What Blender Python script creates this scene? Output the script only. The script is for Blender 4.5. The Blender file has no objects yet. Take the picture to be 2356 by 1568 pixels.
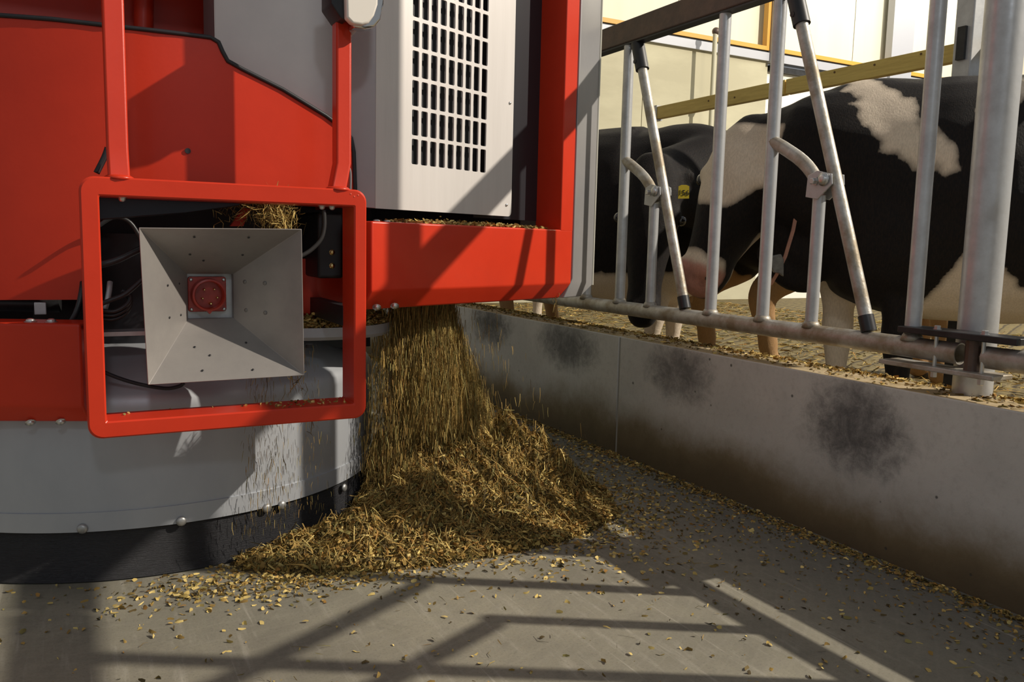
import bpy, bmesh, math, random
import numpy as np
from math import sin, cos, tan, pi, radians, sqrt, atan2, hypot
from mathutils import Vector, Matrix, noise
S = bpy.context.scene
COL = S.collection
rng = np.random.default_rng(7)
random.seed(7)
# ---------------------------------------------------------------- camera
FPX, CX, CY = 1918.6, 1178.0, 784.0
YAW, PITCH, ROLL = radians(28.152), radians(6.7212), radians(-1.336)
F0 = Vector((sin(YAW), cos(YAW), 0)); R0 = Vector((cos(YAW), -sin(YAW), 0)); Z1 = Vector((0, 0, 1))
FW = F0*cos(PITCH) - Z1*sin(PITCH); U_ = F0*sin(PITCH) + Z1*cos(PITCH)
RT = R0*cos(ROLL) - U_*sin(ROLL); UP = U_*cos(ROLL) + R0*sin(ROLL)
EYE = Vector((0, 0, 1.0))
cam = bpy.data.objects.new('camera', bpy.data.cameras.new('camera')); COL.objects.link(cam)
m = Matrix((RT, UP, -FW)).transposed().to_4x4(); m.translation = EYE
cam.matrix_world = m
cam.data.sensor_width = 36.0; cam.data.lens = 36.0*FPX/2356.0
cam.data.clip_start = 0.02; cam.data.clip_end = 200
S.camera = cam
# ---------------------------------------------------------------- world, lights, exposure
S.view_settings.view_transform = 'Standard'; S.view_settings.look = 'None'
S.view_settings.gamma = 1.0; S.view_settings.use_curve_mapping = False
S.view_settings.exposure = 0.0
w = bpy.data.worlds.new('barn_air'); S.world = w; w.use_nodes = True
w.node_tree.nodes['Background'].inputs[0].default_value = (0.93, 0.97, 1.0, 1)
w.node_tree.nodes['Background'].inputs[1].default_value = 0.26
def lamp(name, kind, loc, power, color, size=0.1, target=None, spot=None):
    l = bpy.data.lights.new(name, kind); l.energy = power; l.color = color
    if kind == 'AREA': l.shape = 'RECTANGLE'; l.size = size[0]; l.size_y = size[1]
    else: l.shadow_soft_size = size
    o = bpy.data.objects.new(name, l); o.location = loc; COL.objects.link(o)
    if target is not None:
        o.rotation_euler = (Vector(target)-Vector(loc)).to_track_quat('-Z', 'Y').to_euler()
    if spot: l.spot_size = spot; l.spot_blend = .3
    return o
KEYDIR = Vector((1, -.69, .944))
lamp('barn_floodlight', 'POINT', Vector((2.3, 2.1, .57)) + KEYDIR*11.0, 15500, (1.0, .91, .78), .10)
lamp('alley_light', 'POINT', (-.4, -4.2, 4.6), 120, (0.86, .93, 1.0), .25)
lamp('stall_fill', 'POINT', (7.5, 4.5, 4.2), 120, (1.0, .86, .58), .2)  # added warm lamp over the cows, for rim highlights on their backs
lamp('end_wall_fill', 'AREA', (13.0, 8.0, 6.8), 190, (1.0, .95, .84), (6, 1.2), (11.3, 10.5, 4.0))  # added lamp before the wall, standing in for light behind the sheets

# ---------------------------------------------------------------- pixel -> world rays on real planes
def ray(x, y): return FW + RT*((x-CX)/FPX) - UP*((y-CY)/FPX)
def onx(x, y, X): d = ray(x, y); return EYE + d*(X/d.x)
def ony(x, y, Y): d = ray(x, y); return EYE + d*(Y/d.y)
def onz(x, y, z): d = ray(x, y); return EYE + d*((z-1.0)/d.z)
def onpl(x, y, p, n):
    d = ray(x, y); return EYE + d*(((Vector(p)-EYE).dot(n))/d.dot(n))

# ---------------------------------------------------------------- materials
def mat(name, col, rough=.6, metal=0.0, col2=None, nscale=8.0, bump=0.0, bscale=60.0, spec=.5, coat=0.0, noise_rough=0.0, stretch=(1,1,1), lo=.35, hi=.65):
    M = bpy.data.materials.new(name); M.use_nodes = True
    nt = M.node_tree; b = nt.nodes['Principled BSDF']
    b.inputs['Base Color'].default_value = (*col, 1); b.inputs['Roughness'].default_value = rough
    b.inputs['Metallic'].default_value = metal; b.inputs['Specular IOR Level'].default_value = spec
    b.inputs['Coat Weight'].default_value = coat; b.inputs['Coat Roughness'].default_value = .12
    g = nt.nodes.new('ShaderNodeNewGeometry'); mp = nt.nodes.new('ShaderNodeMapping')
    mp.inputs['Scale'].default_value = stretch
    nt.links.new(g.outputs['Position'], mp.inputs['Vector'])
    M['_g'] = g.name; M['_mp'] = mp.name
    if col2 is not None:
        n = nt.nodes.new('ShaderNodeTexNoise'); n.inputs['Scale'].default_value = nscale; n.inputs['Detail'].default_value = 6; n.inputs['Roughness'].default_value = .65
        nt.links.new(mp.outputs[0], n.inputs['Vector'])
        r = nt.nodes.new('ShaderNodeMapRange'); r.inputs[1].default_value = lo; r.inputs[2].default_value = hi
        nt.links.new(n.outputs['Fac'], r.inputs[0])
        mx = nt.nodes.new('ShaderNodeMix'); mx.data_type = 'RGBA'
        mx.inputs[6].default_value = (*col, 1); mx.inputs[7].default_value = (*col2, 1)
        nt.links.new(r.outputs[0], mx.inputs[0]); nt.links.new(mx.outputs[2], b.inputs['Base Color'])
        M['_mx'] = mx.name
        if noise_rough:
            r2 = nt.nodes.new('ShaderNodeMapRange'); r2.inputs[1].default_value = .3; r2.inputs[2].default_value = .7
            r2.inputs[3].default_value = rough-noise_rough; r2.inputs[4].default_value = rough+noise_rough
            nt.links.new(n.outputs['Fac'], r2.inputs[0]); nt.links.new(r2.outputs[0], b.inputs['Roughness'])
    if bump:
        n2 = nt.nodes.new('ShaderNodeTexNoise'); n2.inputs['Scale'].default_value = bscale; n2.inputs['Detail'].default_value = 5
        nt.links.new(mp.outputs[0], n2.inputs['Vector'])
        bp = nt.nodes.new('ShaderNodeBump'); bp.inputs['Strength'].default_value = bump; bp.inputs['Distance'].default_value = .01
        nt.links.new(n2.outputs['Fac'], bp.inputs['Height']); nt.links.new(bp.outputs[0], b.inputs['Normal'])
    return M

class NT:
    """tiny node builder"""
    def __init__(s, M): s.nt = M.node_tree; s.b = s.nt.nodes['Principled BSDF']
    def new(s, t, **k):
        n = s.nt.nodes.new(t)
        for a, v in k.items(): setattr(n, a, v)
        return n
    def L(s, a, b): s.nt.links.new(a, b)
    def math(s, op, a, b=None, clamp=False):
        n = s.new('ShaderNodeMath', operation=op, use_clamp=clamp)
        for i, v in enumerate((a, b)):
            if v is None: continue
            if isinstance(v, (int, float)): n.inputs[i].default_value = v
            else: s.L(v, n.inputs[i])
        return n.outputs[0]
    def noise(s, vec, scale, detail=5, rough=.6, dist=0):
        n = s.new('ShaderNodeTexNoise'); n.inputs['Scale'].default_value = scale; n.inputs['Detail'].default_value = detail
        n.inputs['Roughness'].default_value = rough; n.inputs['Distortion'].default_value = dist
        s.L(vec, n.inputs['Vector']); return n.outputs['Fac']
    def rng(s, v, a, b, c=0, d=1, smooth=True):
        n = s.new('ShaderNodeMapRange'); n.interpolation_type = 'SMOOTHSTEP' if smooth else 'LINEAR'
        for i, q in enumerate((a, b, c, d)): n.inputs[i+1].default_value = q
        s.L(v, n.inputs[0]); return n.outputs[0]
    def mix(s, f, a, b):
        n = s.new('ShaderNodeMix', data_type='RGBA')
        for i, v in ((0, f), (6, a), (7, b)):
            if isinstance(v, tuple): n.inputs[i].default_value = (*v, 1)
            elif isinstance(v, (int, float)): n.inputs[i].default_value = v
            else: s.L(v, n.inputs[i])
        return n.outputs[2]
    def pos(s, scale=(1,1,1), rot=(0,0,0), loc=(0,0,0)):
        g = s.new('ShaderNodeNewGeometry'); mp = s.new('ShaderNodeMapping')
        mp.inputs['Scale'].default_value = scale; mp.inputs['Rotation'].default_value = rot; mp.inputs['Location'].default_value = loc
        s.L(g.outputs['Position'], mp.inputs[0]); return mp.outputs[0]
    def bump(s, h, strength, dist=.01):
        n = s.new('ShaderNodeBump'); n.inputs['Strength'].default_value = strength; n.inputs['Distance'].default_value = dist
        s.L(h, n.inputs['Height']); s.L(n.outputs[0], s.b.inputs['Normal'])

def M_plain(name):
    M = bpy.data.materials.new(name); M.use_nodes = True; return M, NT(M)

RED = mat('red_paint', (.64, .040, .013), .36, 0, (.57, .034, .011), 3, .02, 90, spec=.3, coat=.12)
RED_DK = RED
GALV = mat('galvanised_steel', (.58, .59, .60), .38, .42, (.46, .465, .47), 14, .04, 45, noise_rough=.10)
GALV_DIRTY = mat('dirty_galvanised_steel', (.50, .49, .46), .5, .5, (.30, .25, .18), 9, .15, 60, noise_rough=.10, lo=.38, hi=.62)
PANEL = mat('brushed_panel', (.74, .70, .67), .42, .2, (.69, .65, .62), 3, .02, 60, stretch=(8, 8, .6))
GREYPAINT = mat('grey_paint', (.33, .31, .295), .5, .1, (.30, .28, .265), 4)
GREYSIDE = mat('side_cover_metal', (.38, .37, .37), .42, .35, (.33, .325, .33), 2.5)
HORNM = mat('horn_sheet', (.34, .315, .295), .46, .3, (.28, .26, .245), 6, .06, 18, noise_rough=.06)
SKIRT = mat('skirt_aluminium', (.47, .49, .52), .48, .35, (.40, .42, .45), 2.2, .04, 30, noise_rough=.08, stretch=(1,1,.5))
BLACK = mat('black_plastic', (.012, .013, .016), .45, 0, (.02, .021, .024), 10)
DARKST = mat('dark_steel', (.05, .05, .053), .4, .5, (.03, .03, .03), 12)
BROWNST = mat('weathered_brown_steel', (.13, .085, .065), .5, .3, (.085, .062, .052), 12, .1, 50)
ZINC = mat('zinc_bolt', (.62, .62, .61), .36, .9)
BRASS = mat('brass_pin', (.85, .72, .32), .25, 1.0)
PLUGR = mat('red_connector_plastic', (.42, .035, .02), .35, 0, (.30, .02, .012), 25, coat=.2)
LENS = mat('milky_lens', (.86, .80, .72), .12, 0, None, coat=.6)
CHROME = mat('chrome', (.7, .7, .7), .12, 1.0)
YTAG = mat('yellow_tag', (.55, .42, .03), .45, 0)
TAGINK = mat('tag_ink', (.02, .018, .01), .6, 0)
STRAP = mat('pink_strap', (.42, .20, .13), .6, 0, (.30, .14, .1), 30)
CLEARTAG = mat('grey_transponder', (.16, .155, .14), .3, 0, (.09, .085, .08), 40)
YWOOD = mat('yellow_pine', (.80, .60, .17), .6, 0, (.66, .47, .12), 5, .05, 40, stretch=(14, 1.2, 14))
ORANGE = mat('orange_trim', (.62, .33, .05), .5, 0)
BEAMG = mat('pale_grey_beam', (.44, .45, .49), .5, .2)
def rubber_mat():
    M, N = M_plain('ribbed_black_rubber')
    g = N.pos(); sep = N.new('ShaderNodeSeparateXYZ'); N.L(g, sep.inputs[0])
    ang = N.math('ARCTAN2', N.math('SUBTRACT', sep.outputs[1], 3.425), N.math('SUBTRACT', sep.outputs[0], .25))
    cmb = N.new('ShaderNodeCombineXYZ'); N.L(N.math('ADD', ang, N.math('MULTIPLY', sep.outputs[2], -1.6)), cmb.inputs[0]); N.L(N.math('MULTIPLY', sep.outputs[2], 9.0), cmb.inputs[1])
    mp = N.new('ShaderNodeMapping'); mp.inputs['Scale'].default_value = (6, 12, 1); mp.inputs['Rotation'].default_value = (0, 0, 0); N.L(cmb.outputs[0], mp.inputs[0])
    h = N.noise(mp.outputs[0], 4.0, 4, .6)
    h2 = N.noise(g, 3, 3)
    N.L(N.mix(h2, (.045, .045, .05), (.10, .10, .11)), N.b.inputs['Base Color'])
    N.b.inputs['Roughness'].default_value = .36
    N.bump(h, 1.0, .02)
    return M
RUBBER = rubber_mat()

# ---------------------------------------------------------------- mesh helpers
def link(name, bm, material, parent=None, smooth=False, bevel=0, kind=None, label=None, cat=None, group=None, autosm=None):
    me = bpy.data.meshes.new(name); bm.to_mesh(me); bm.free()
    if isinstance(material, (list, tuple)):
        for q in material: me.materials.append(q)
    else: me.materials.append(material)
    if smooth:
        for p in me.polygons: p.use_smooth = True
    if autosm:
        me.polygons.foreach_set('use_smooth', [True]*len(me.polygons)); me.set_sharp_from_angle(angle=radians(autosm))
    o = bpy.data.objects.new(name, me); COL.objects.link(o)
    if parent is not None: o.parent = parent; o.matrix_parent_inverse = parent.matrix_world.inverted()
    if bevel:
        b = o.modifiers.new('bevel', 'BEVEL'); b.width = bevel; b.segments = 3; b.limit_method = 'ANGLE'; b.angle_limit = radians(35); b.harden_normals = False
        for p in me.polygons: p.use_smooth = True
        me.set_sharp_from_angle(angle=radians(50))
    tag(o, label, cat, group, kind)
    return o
def tag(o, label=None, cat=None, group=None, kind=None):
    if label: o['label'] = label
    if cat: o['category'] = cat
    if group: o['group'] = group
    if kind: o['kind'] = kind
    return o
def thing(name, loc, label, cat, group=None):
    o = bpy.data.objects.new(name, None); o.location = loc; COL.objects.link(o)
    bpy.context.view_layer.update()
    return tag(o, label, cat, group)
def box(bm, lo, hi):
    v = [bm.verts.new((x, y, z)) for z in (lo[2], hi[2]) for y in (lo[1], hi[1]) for x in (lo[0], hi[0])]
    for f in ((0,2,3,1), (4,5,7,6), (0,1,5,4), (2,6,7,3), (0,4,6,2), (1,3,7,5)): bm.faces.new([v[i] for i in f])
    return v
def prism(bm, pts, ext):
    """closed solid: planar outline pts, extruded by vector ext"""
    a = [bm.verts.new(p) for p in pts]; ext = Vector(ext); b = [bm.verts.new(Vector(p)+ext) for p in pts]
    n = len(a); fs = [bm.faces.new(a), bm.faces.new(b[::-1])]
    for i in range(n): fs.append(bm.faces.new((a[i], b[i], b[(i+1) % n], a[(i+1) % n])))
    bmesh.ops.recalc_face_normals(bm, faces=bm.faces)
    return fs
def frame_of(d):
    d = d.normalized(); a = Vector((0, 0, 1)) if abs(d.z) < .9 else Vector((1, 0, 0))
    u = d.cross(a).normalized(); return u, d.cross(u).normalized()
def tube(bm, path, r, seg=16, caps=True, rr=None):
    path = [Vector(p) for p in path]; rings = []
    n = len(path)
    t0 = (path[1]-path[0]).normalized(); u, v = frame_of(t0)
    for i, p in enumerate(path):
        t = (path[min(i+1, n-1)] - path[max(i-1, 0)]).normalized()
        u = (u - t*u.dot(t)).normalized(); v = t.cross(u)
        ri = rr[i] if rr else r
        rings.append([bm.verts.new(p + (u*cos(2*pi*k/seg) + v*sin(2*pi*k/seg))*ri) for k in range(seg)])
    for a, b in zip(rings, rings[1:]):
        for k in range(seg): bm.faces.new((a[k], a[(k+1) % seg], b[(k+1) % seg], b[k]))
    if caps: bm.faces.new(rings[0][::-1]); bm.faces.new(rings[-1])
    return rings
def bez(a, b, c, n=8):
    a, b, c = Vector(a), Vector(b), Vector(c)
    return [a*(1-t)**2 + b*2*t*(1-t) + c*t*t for t in [i/n for i in range(n+1)]]
def lathe(bm, prof, c, seg=96, a0=0, a1=2*pi, close=True):
    full = abs(a1-a0-2*pi) < 1e-6
    N = seg if full else seg+1; rings = []
    for r, z in prof: rings.append([bm.verts.new((c[0]+r*cos(a0+(a1-a0)*k/seg), c[1]+r*sin(a0+(a1-a0)*k/seg), z)) for k in range(N)])
    for a, b in zip(rings, rings[1:]):
        for k in range(seg): bm.faces.new((a[k], a[(k+1) % N], b[(k+1) % N], b[k]))
    return rings
def bolt(parent, loc, axis, r=.009, h=.007, dome=True, m=None, name='bolt', washer=True):
    bm = bmesh.new(); ax = Vector(axis).normalized(); u, v = frame_of(ax); seg = 12 if dome else 6
    prof = ([(1.35, 0), (1.35, .12)] if washer else []) + ([(1, .12), (.97, .45), (.8, .75), (.45, .95), (.01, 1.0)] if dome else [(1, .12), (1, .9), (.8, 1.0), (.01, 1.0)])
    rings = []
    for rr, hh in prof:
        rings.append([bm.verts.new(Vector(loc) + (u*cos(2*pi*k/seg)+v*sin(2*pi*k/seg))*rr*r + ax*hh*h) for k in range(seg)])
    for a, b in zip(rings, rings[1:]):
        for k in range(seg): bm.faces.new((a[k], b[k], b[(k+1) % seg], a[(k+1) % seg]))
    bm.faces.new(rings[0]); bm.faces.new(rings[-1][::-1])
    bmesh.ops.recalc_face_normals(bm, faces=bm.faces)
    return link(name, bm, m or ZINC, parent, smooth=dome)

# ================================================================ SETTING
WX = 2.317; CT = .569; STALL = .15
def floor_mat():
    M, N = M_plain('worn_concrete_floor')
    g = N.pos(); n1 = N.noise(g, 1.6, 6, .6); n2 = N.noise(g, 22, 6, .7); n3 = N.noise(N.pos((1, .12, 1), (0, 0, radians(-28))), 30, 4, .6)
    c = N.mix(N.rng(n1, .3, .7), (.195, .182, .14), (.30, .278, .21))
    c = N.mix(N.math('MULTIPLY', N.rng(n2, .35, .75), .40), c, (.17, .155, .125))
    c = N.mix(N.math('MULTIPLY', N.rng(n3, .52, .75), .35), c, (.46, .43, .36))
    # kerb's shade on the floor, darkened into the colour
    sep = N.new('ShaderNodeSeparateXYZ'); N.L(g, sep.inputs[0])
    e = N.math('ADD', sep.outputs[0], N.math('MULTIPLY', n1, .25))
    c = N.mix(N.math('MULTIPLY', N.rng(e, 1.75, 2.35), .85), c, (.13, .13, .115))
    n4 = N.noise(g, 150, 4, .7); c = N.mix(N.math('MULTIPLY', N.rng(n4, .50, .72), .45), c, (.10, .095, .075))
    n5 = N.noise(g, 5.5, 8, .75, .5); c = N.mix(N.math('MULTIPLY', N.rng(n5, .52, .74), .45), c, (.13, .12, .092))
    n6 = N.noise(N.pos((1, .035, 1), (0, 0, radians(38))), 55, 3, .5); c = N.mix(N.math('MULTIPLY', N.rng(n6, .64, .74), .4), c, (.46, .43, .36))
    # brush arcs swept round the robot
    wv = N.new('ShaderNodeTexWave', wave_type='RINGS', rings_direction='Z'); wv.inputs['Scale'].default_value = 7; wv.inputs['Distortion'].default_value = 3; wv.inputs['Detail'].default_value = 4; wv.inputs['Detail Scale'].default_value = 1.5
    mp = N.pos(loc=(-.25, -3.4, 0)); N.L(mp, wv.inputs[0])
    c = N.mix(N.math('MULTIPLY', N.rng(wv.outputs['Fac'], .85, 1.0), .04), c, (.48, .45, .38))
    # cracks
    vo = N.new('ShaderNodeTexVoronoi', feature='DISTANCE_TO_EDGE'); vo.inputs['Scale'].default_value = .33
    add = N.new('ShaderNodeVectorMath', operation='ADD'); nz = N.new('ShaderNodeTexNoise'); nz.inputs['Scale'].default_value = 3; nz.inputs['Detail'].default_value = 6
    N.L(g, nz.inputs['Vector']); sc = N.new('ShaderNodeVectorMath', operation='SCALE'); sc.inputs['Scale'].default_value = .4; N.L(nz.outputs['Color'], sc.inputs[0]); N.L(g, add.inputs[0]); N.L(sc.outputs[0], add.inputs[1]); N.L(add.outputs[0], vo.inputs[0])
    ck = N.rng(vo.outputs['Distance'], .0, .006, 1, 0)
    
    N.L(c, N.b.inputs['Base Color'])
    N.L(N.rng(n2, .3, .7, .5, .8), N.b.inputs['Roughness'])
    N.bump(n2, .25, .006)
    return M
bm = bmesh.new(); box(bm, (-9, -5, -.2), (WX+.02, 14, 0))
link('floor', bm, floor_mat(), kind='structure')
def stall_mat():
    M, N = M_plain('strawy_slatted_floor')
    g = N.pos(); n1 = N.noise(g, 3, 6, .6); n2 = N.noise(N.pos((14, 60, 1), (0, 0, .5)), 1, 5, .6)
    wv = N.new('ShaderNodeTexWave', wave_type='BANDS', bands_direction='Y'); wv.inputs['Scale'].default_value = 2.6; wv.inputs['Distortion'].default_value = 2.2; wv.inputs['Detail'].default_value = 3
    N.L(N.pos(rot=(0, 0, radians(-27))), wv.inputs[0])
    c = N.mix(N.rng(n2, .35, .65), (.09, .065, .026), (.22, .17, .065))
    c = N.mix(N.rng(n1, .45, .75), c, (.17, .13, .05))
    c = N.mix(N.rng(wv.outputs['Fac'], .18, .0), c, (.05, .035, .015))
    N.L(c, N.b.inputs['Base Color']); N.b.inputs['Roughness'].default_value = .8
    N.bump(N.math('ADD', n2, wv.outputs['Fac']), .5, .02)
    return M
bm = bmesh.new(); box(bm, (2.515, -5, -.2), (20, 14, STALL))
link('floor', bm, stall_mat(), kind='structure')

def kerb_mat():
    M, N = M_plain('stained_concrete_kerb')
    g = N.pos(); sep = N.new('ShaderNodeSeparateXYZ'); N.L(g, sep.inputs[0])
    n1 = N.noise(g, 2.2, 6, .6); n2 = N.noise(g, 40, 6, .7); n3 = N.noise(g, 13, 8, .8, .3)
    c = N.mix(N.rng(n1, .3, .7), (.50, .50, .475), (.60, .595, .56))
    c = N.mix(N.math('MULTIPLY', N.rng(n2, .45, .8), .3), c, (.26, .255, .24))
    # brown feed stain along the foot, ragged upper edge
    e = N.math('SUBTRACT', sep.outputs[2], N.math('MULTIPLY', N.math('SUBTRACT', n1, .5), .28))
    e = N.math('SUBTRACT', e, N.math('MULTIPLY', N.math('SUBTRACT', n3, .5), .10))
    c = N.mix(N.math('MULTIPLY', N.rng(e, .31, .10), .92), c, (.15, .108, .042))
    c = N.mix(N.math('MULTIPLY', N.rng(e, .17, .01), .7), c, (.07, .050, .025))
    # black rub marks where the animals' chins reach over
    for (y, z, ry, rz, a) in ((2.80, .46, .20, .12, .85), (1.88, .41, .19, .15, .95), (3.72, .47, .26, .12, .9), (4.62, .49, .25, .13, 1.0), (5.6, .48, .3, .13, .9), (.95, .42, .2, .14, .9)):
        dy = N.math('DIVIDE', N.math('SUBTRACT', sep.outputs[1], y), ry); dz = N.math('DIVIDE', N.math('SUBTRACT', sep.outputs[2], z), rz)
        r2 = N.math('ADD', N.math('MULTIPLY', dy, dy), N.math('MULTIPLY', dz, dz))
        r2 = N.math('ADD', r2, N.math('MULTIPLY', N.math('SUBTRACT', n3, .5), 3.6))
        c = N.mix(N.math('MULTIPLY', N.rng(r2, 1.9, -.4), a*.95), c, (.06, .061, .065))
    # top cap is pale and dusty
    nrm = N.new('ShaderNodeNewGeometry'); s2 = N.new('ShaderNodeSeparateXYZ'); N.L(nrm.outputs['Normal'], s2.inputs[0])
    c = N.mix(N.rng(s2.outputs[2], .6, .9), c, N.mix(N.rng(n3, .35, .65), (.50, .40, .25), (.34, .25, .12)))
    vo = N.new('ShaderNodeTexVoronoi'); vo.inputs['Scale'].default_value = 9; N.L(g, vo.inputs[0])
    pit = N.rng(vo.outputs['Distance'], .035, .07, 1, 0)
    c = N.mix(N.math('MULTIPLY', pit, .8), c, (.04, .04, .036))
    N.L(c, N.b.inputs['Base Color']); N.b.inputs['Roughness'].default_value = .72
    N.bump(N.math('SUBTRACT', n2, pit), .2, .005)
    return M
KM = kerb_mat()
kerb = bpy.data.objects.new('wall_right', None); kerb.location = (WX, 0, 0); COL.objects.link(kerb); kerb['kind'] = 'structure'
bpy.context.view_layer.update()
for y0, y1 in ((-5, -.55), (-.54, 3.235), (3.247, 7.6), (7.612, 10.4)):
    bm = bmesh.new(); box(bm, (WX, y0, -.02), (2.515, y1, CT)); link('slab', bm, KM, kerb, bevel=.006)
bm = bmesh.new()
for y0, y1 in ((-.56, -.53), (3.234, 3.248), (7.6, 7.612)): box(bm, (WX+.003, y0, 0), (2.51, y1, CT-.006))
link('joint_filler', bm, mat('mortar', (.34, .34, .32), .8, 0), kerb)

# ---- end wall far behind the stalls
EW = 10.5
ew = bpy.data.objects.new('wall_back', None); ew.location = (8, EW, 0); COL.objects.link(ew); ew['kind'] = 'structure'
bpy.context.view_layer.update()
CONCP = mat('yellowish_concrete', (.52, .49, .35), .8, 0, (.44, .41, .29), .9, .08, 5, stretch=(.6, 1, 1.6), lo=.4, hi=.62)
CREAM = mat('cream_translucent_sheet', (.70, .67, .53), .55, 0, (.64, .61, .48), .8, stretch=(3, 1, .1))
WHITES = mat('white_door_sheet', (.86, .83, .74), .5, 0)
for x0, x1 in ((-9, -6.1), (-6.1, -3.2), (-3.2, -.3), (-.3, 2.6), (2.6, 4.6), (4.6, 7.75), (7.75, 10.25)):
    bm = bmesh.new(); box(bm, (x0+.006, EW, 0.15), (x1-.006, EW+.2, 4.03)); link('panel', bm, CONCP, ew)
bm = bmesh.new(); box(bm, (10.27, EW+.05, .15), (19, EW+.15, 3.98)); link('door_sheet', bm, WHITES, ew)
for i in range(-6, 9):
    x0 = 2.6 + i*1.95
    bm = bmesh.new(); box(bm, (x0+.008, EW+.12, 4.2), (x0+1.942, EW+.2, 8.5)); link('sheet', bm, CREAM, ew)
bm = bmesh.new(); box(bm, (-9, EW-.06, 4.03), (19, EW+.1, 4.16)); link('steel_beam', bm, BEAMG, ew)
bm = bmesh.new(); box(bm, (-9, EW-.02, 4.16), (19, EW+.1, 4.195)); link('dark_gap_strip', bm, DARKST, ew)
bm = bmesh.new(); box(bm, (-9, EW-.05, 4.195), (19, EW+.12, 4.26)); link('trim_1', bm, ORANGE, kind='structure')
bm = bmesh.new(); box(bm, (10.27, EW-.03, 3.89), (19, EW+.06, 3.98)); link('door_track', bm, DARKST, ew)
for x0, x1, mm in ((10.22, 10.44, BEAMG), (13.06, 13.62, BEAMG), (16.4, 16.9, BEAMG)):
    bm = bmesh.new(); box(bm, (x0, EW-.12, .15 if x0 > 12 else 4.0), (x1, EW+.02, 8.5)); link('column', bm, mm, ew)
for x0 in (10.15, 13.62):
    bm = bmesh.new(); box(bm, (x0, EW-.05, 4.26), (x0+.07, EW+.05, 8.5)); link('edge_strip', bm, ORANGE, ew)
# thin pale downpipe standing before the concrete panels
a = ony(1646, 72, EW-.35)
pr = thing('downpipe', (a.x, a.y, STALL), 'thin pale vertical pipe standing before the yellowish concrete end wall', 'pipe')
bm = bmesh.new(); tube(bm, [(a.x, a.y, STALL), (a.x, a.y, a.z)], .035); link('pipe', bm, mat('pale_pipe', (.50, .48, .36), .6), pr, autosm=40)
bm = bmesh.new(); bmesh.ops.create_uvsphere(bm, u_segments=12, v_segments=8, radius=.06, matrix=Matrix.Translation((a.x+.01, a.y, a.z))); link('end_cap', bm, BROWNST, pr, smooth=True)
bm = bmesh.new(); box(bm, (a.x-.05, a.y-.02, 3.2), (a.x+.05, EW-.075, 3.28)); link('bracket', bm, BROWNST, pr)

# ---- wooden neck board over the cubicles, and the column it is fixed to
BX = 3.75
wa = onx(1512, 245, BX); wb = onx(1512, 273, BX)
zt, zb = wa.z, wb.z
board = thing('wooden_board', (BX, 3.2, zb), 'long yellow pine board running above the black cows backs', 'board')
ends = [wa.y, onx(1806, 200, BX).y + .0, 1.0]
for y1, y0 in ((wa.y, onx(1805, 190, BX).y), (onx(1808, 190, BX).y, 1.2)):
    bm = bmesh.new(); box(bm, (BX, y0, zb), (BX+.045, y1, zt)); link('plank', bm, YWOOD, board, bevel=.003)
bm = bmesh.new(); box(bm, (BX-.004, wa.y, zb-.01), (BX+.05, wa.y+.09, zt+.01)); link('end_bracket', bm, GALV, board)
kd = mat('pine_knot', (.16, .09, .03), .7)
for kx, ky in ((2012, 149), (2119, 124), (1920, 166), (1630, 232), (1690, 224), (1772, 205), (1660, 240)):
    k = onx(kx, ky, BX-.001); bm = bmesh.new()
    bmesh.ops.create_cone(bm, cap_ends=True, segments=10, radius1=.006, radius2=.006, depth=.003, matrix=Matrix.Translation(k) @ Matrix.Rotation(pi/2, 4, 'Y')); link('knot', bm, kd, board)
pxp = onx(2229, 100, BX-.09)
stc = thing('stall_post', (pxp.x, pxp.y, zb-.12), 'square grey hanger post behind the right cow holding the pine board', 'post')
bm = bmesh.new(); box(bm, (pxp.x-.045, pxp.y-.045, zb-.12), (pxp.x+.045, pxp.y+.045, 4.5)); link('post', bm, GALV, stc, bevel=.006)
bm = bmesh.new(); box(bm, (pxp.x-.06, pxp.y-.02, zb-.03), (BX+.002, pxp.y+.02, zt+.03)); link('clamp', bm, DARKST, stc)
q = onx(2256, 100, BX+.35)
bm = bmesh.new(); box(bm, (q.x-.03, q.y-.03, STALL), (q.x+.03, q.y+.03, 4.5))
link('dark_steel_post', bm, DARKST, label='dark narrow post just right of the square grey stall post', cat='post', bevel=.004)

# ================================================================ FEED FENCE
FX = 2.36; ZR = .700; ZTB = 1.934
PER = .944
fence = thing('feed_fence', (FX, 3.0, CT), 'galvanised self locking feed fence on the concrete kerb in front of the cows', 'fence')
bm = bmesh.new(); rings = tube(bm, [(FX, 1.555, ZR), (FX, 9.5, ZR)], .033, 24, caps=False)
r2 = tube(bm, [(FX, 1.555, ZR), (FX, 9.5, ZR)], .029, 24, caps=False)
for k in range(24): bm.faces.new((rings[0][k], r2[0][k], r2[0][(k+1) % 24], rings[0][(k+1) % 24]))
bmesh.ops.recalc_face_normals(bm, faces=bm.faces)
link('bottom_rail', bm, GALV_DIRTY, fence, autosm=40)
bm = bmesh.new(); box(bm, (FX-.03, 1.0, ZTB), (FX+.03, 9.5, 2.036)); link('top_rail', bm, BROWNST, fence, bevel=.006)
bm = bmesh.new(); box(bm, (FX-.025, 1.0, ZTB-.008), (FX+.025, 9.5, ZTB-.0005)); link('underside_shade', bm, BLACK, fence)  # black strip painting the shaded underside of the rail
def cyl(name, a, b, r, m_, parent, seg=20, label=None):
    bm = bmesh.new(); tube(bm, [a, b], r, seg); return link(name, bm, m_, parent, autosm=40, label=label)
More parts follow.
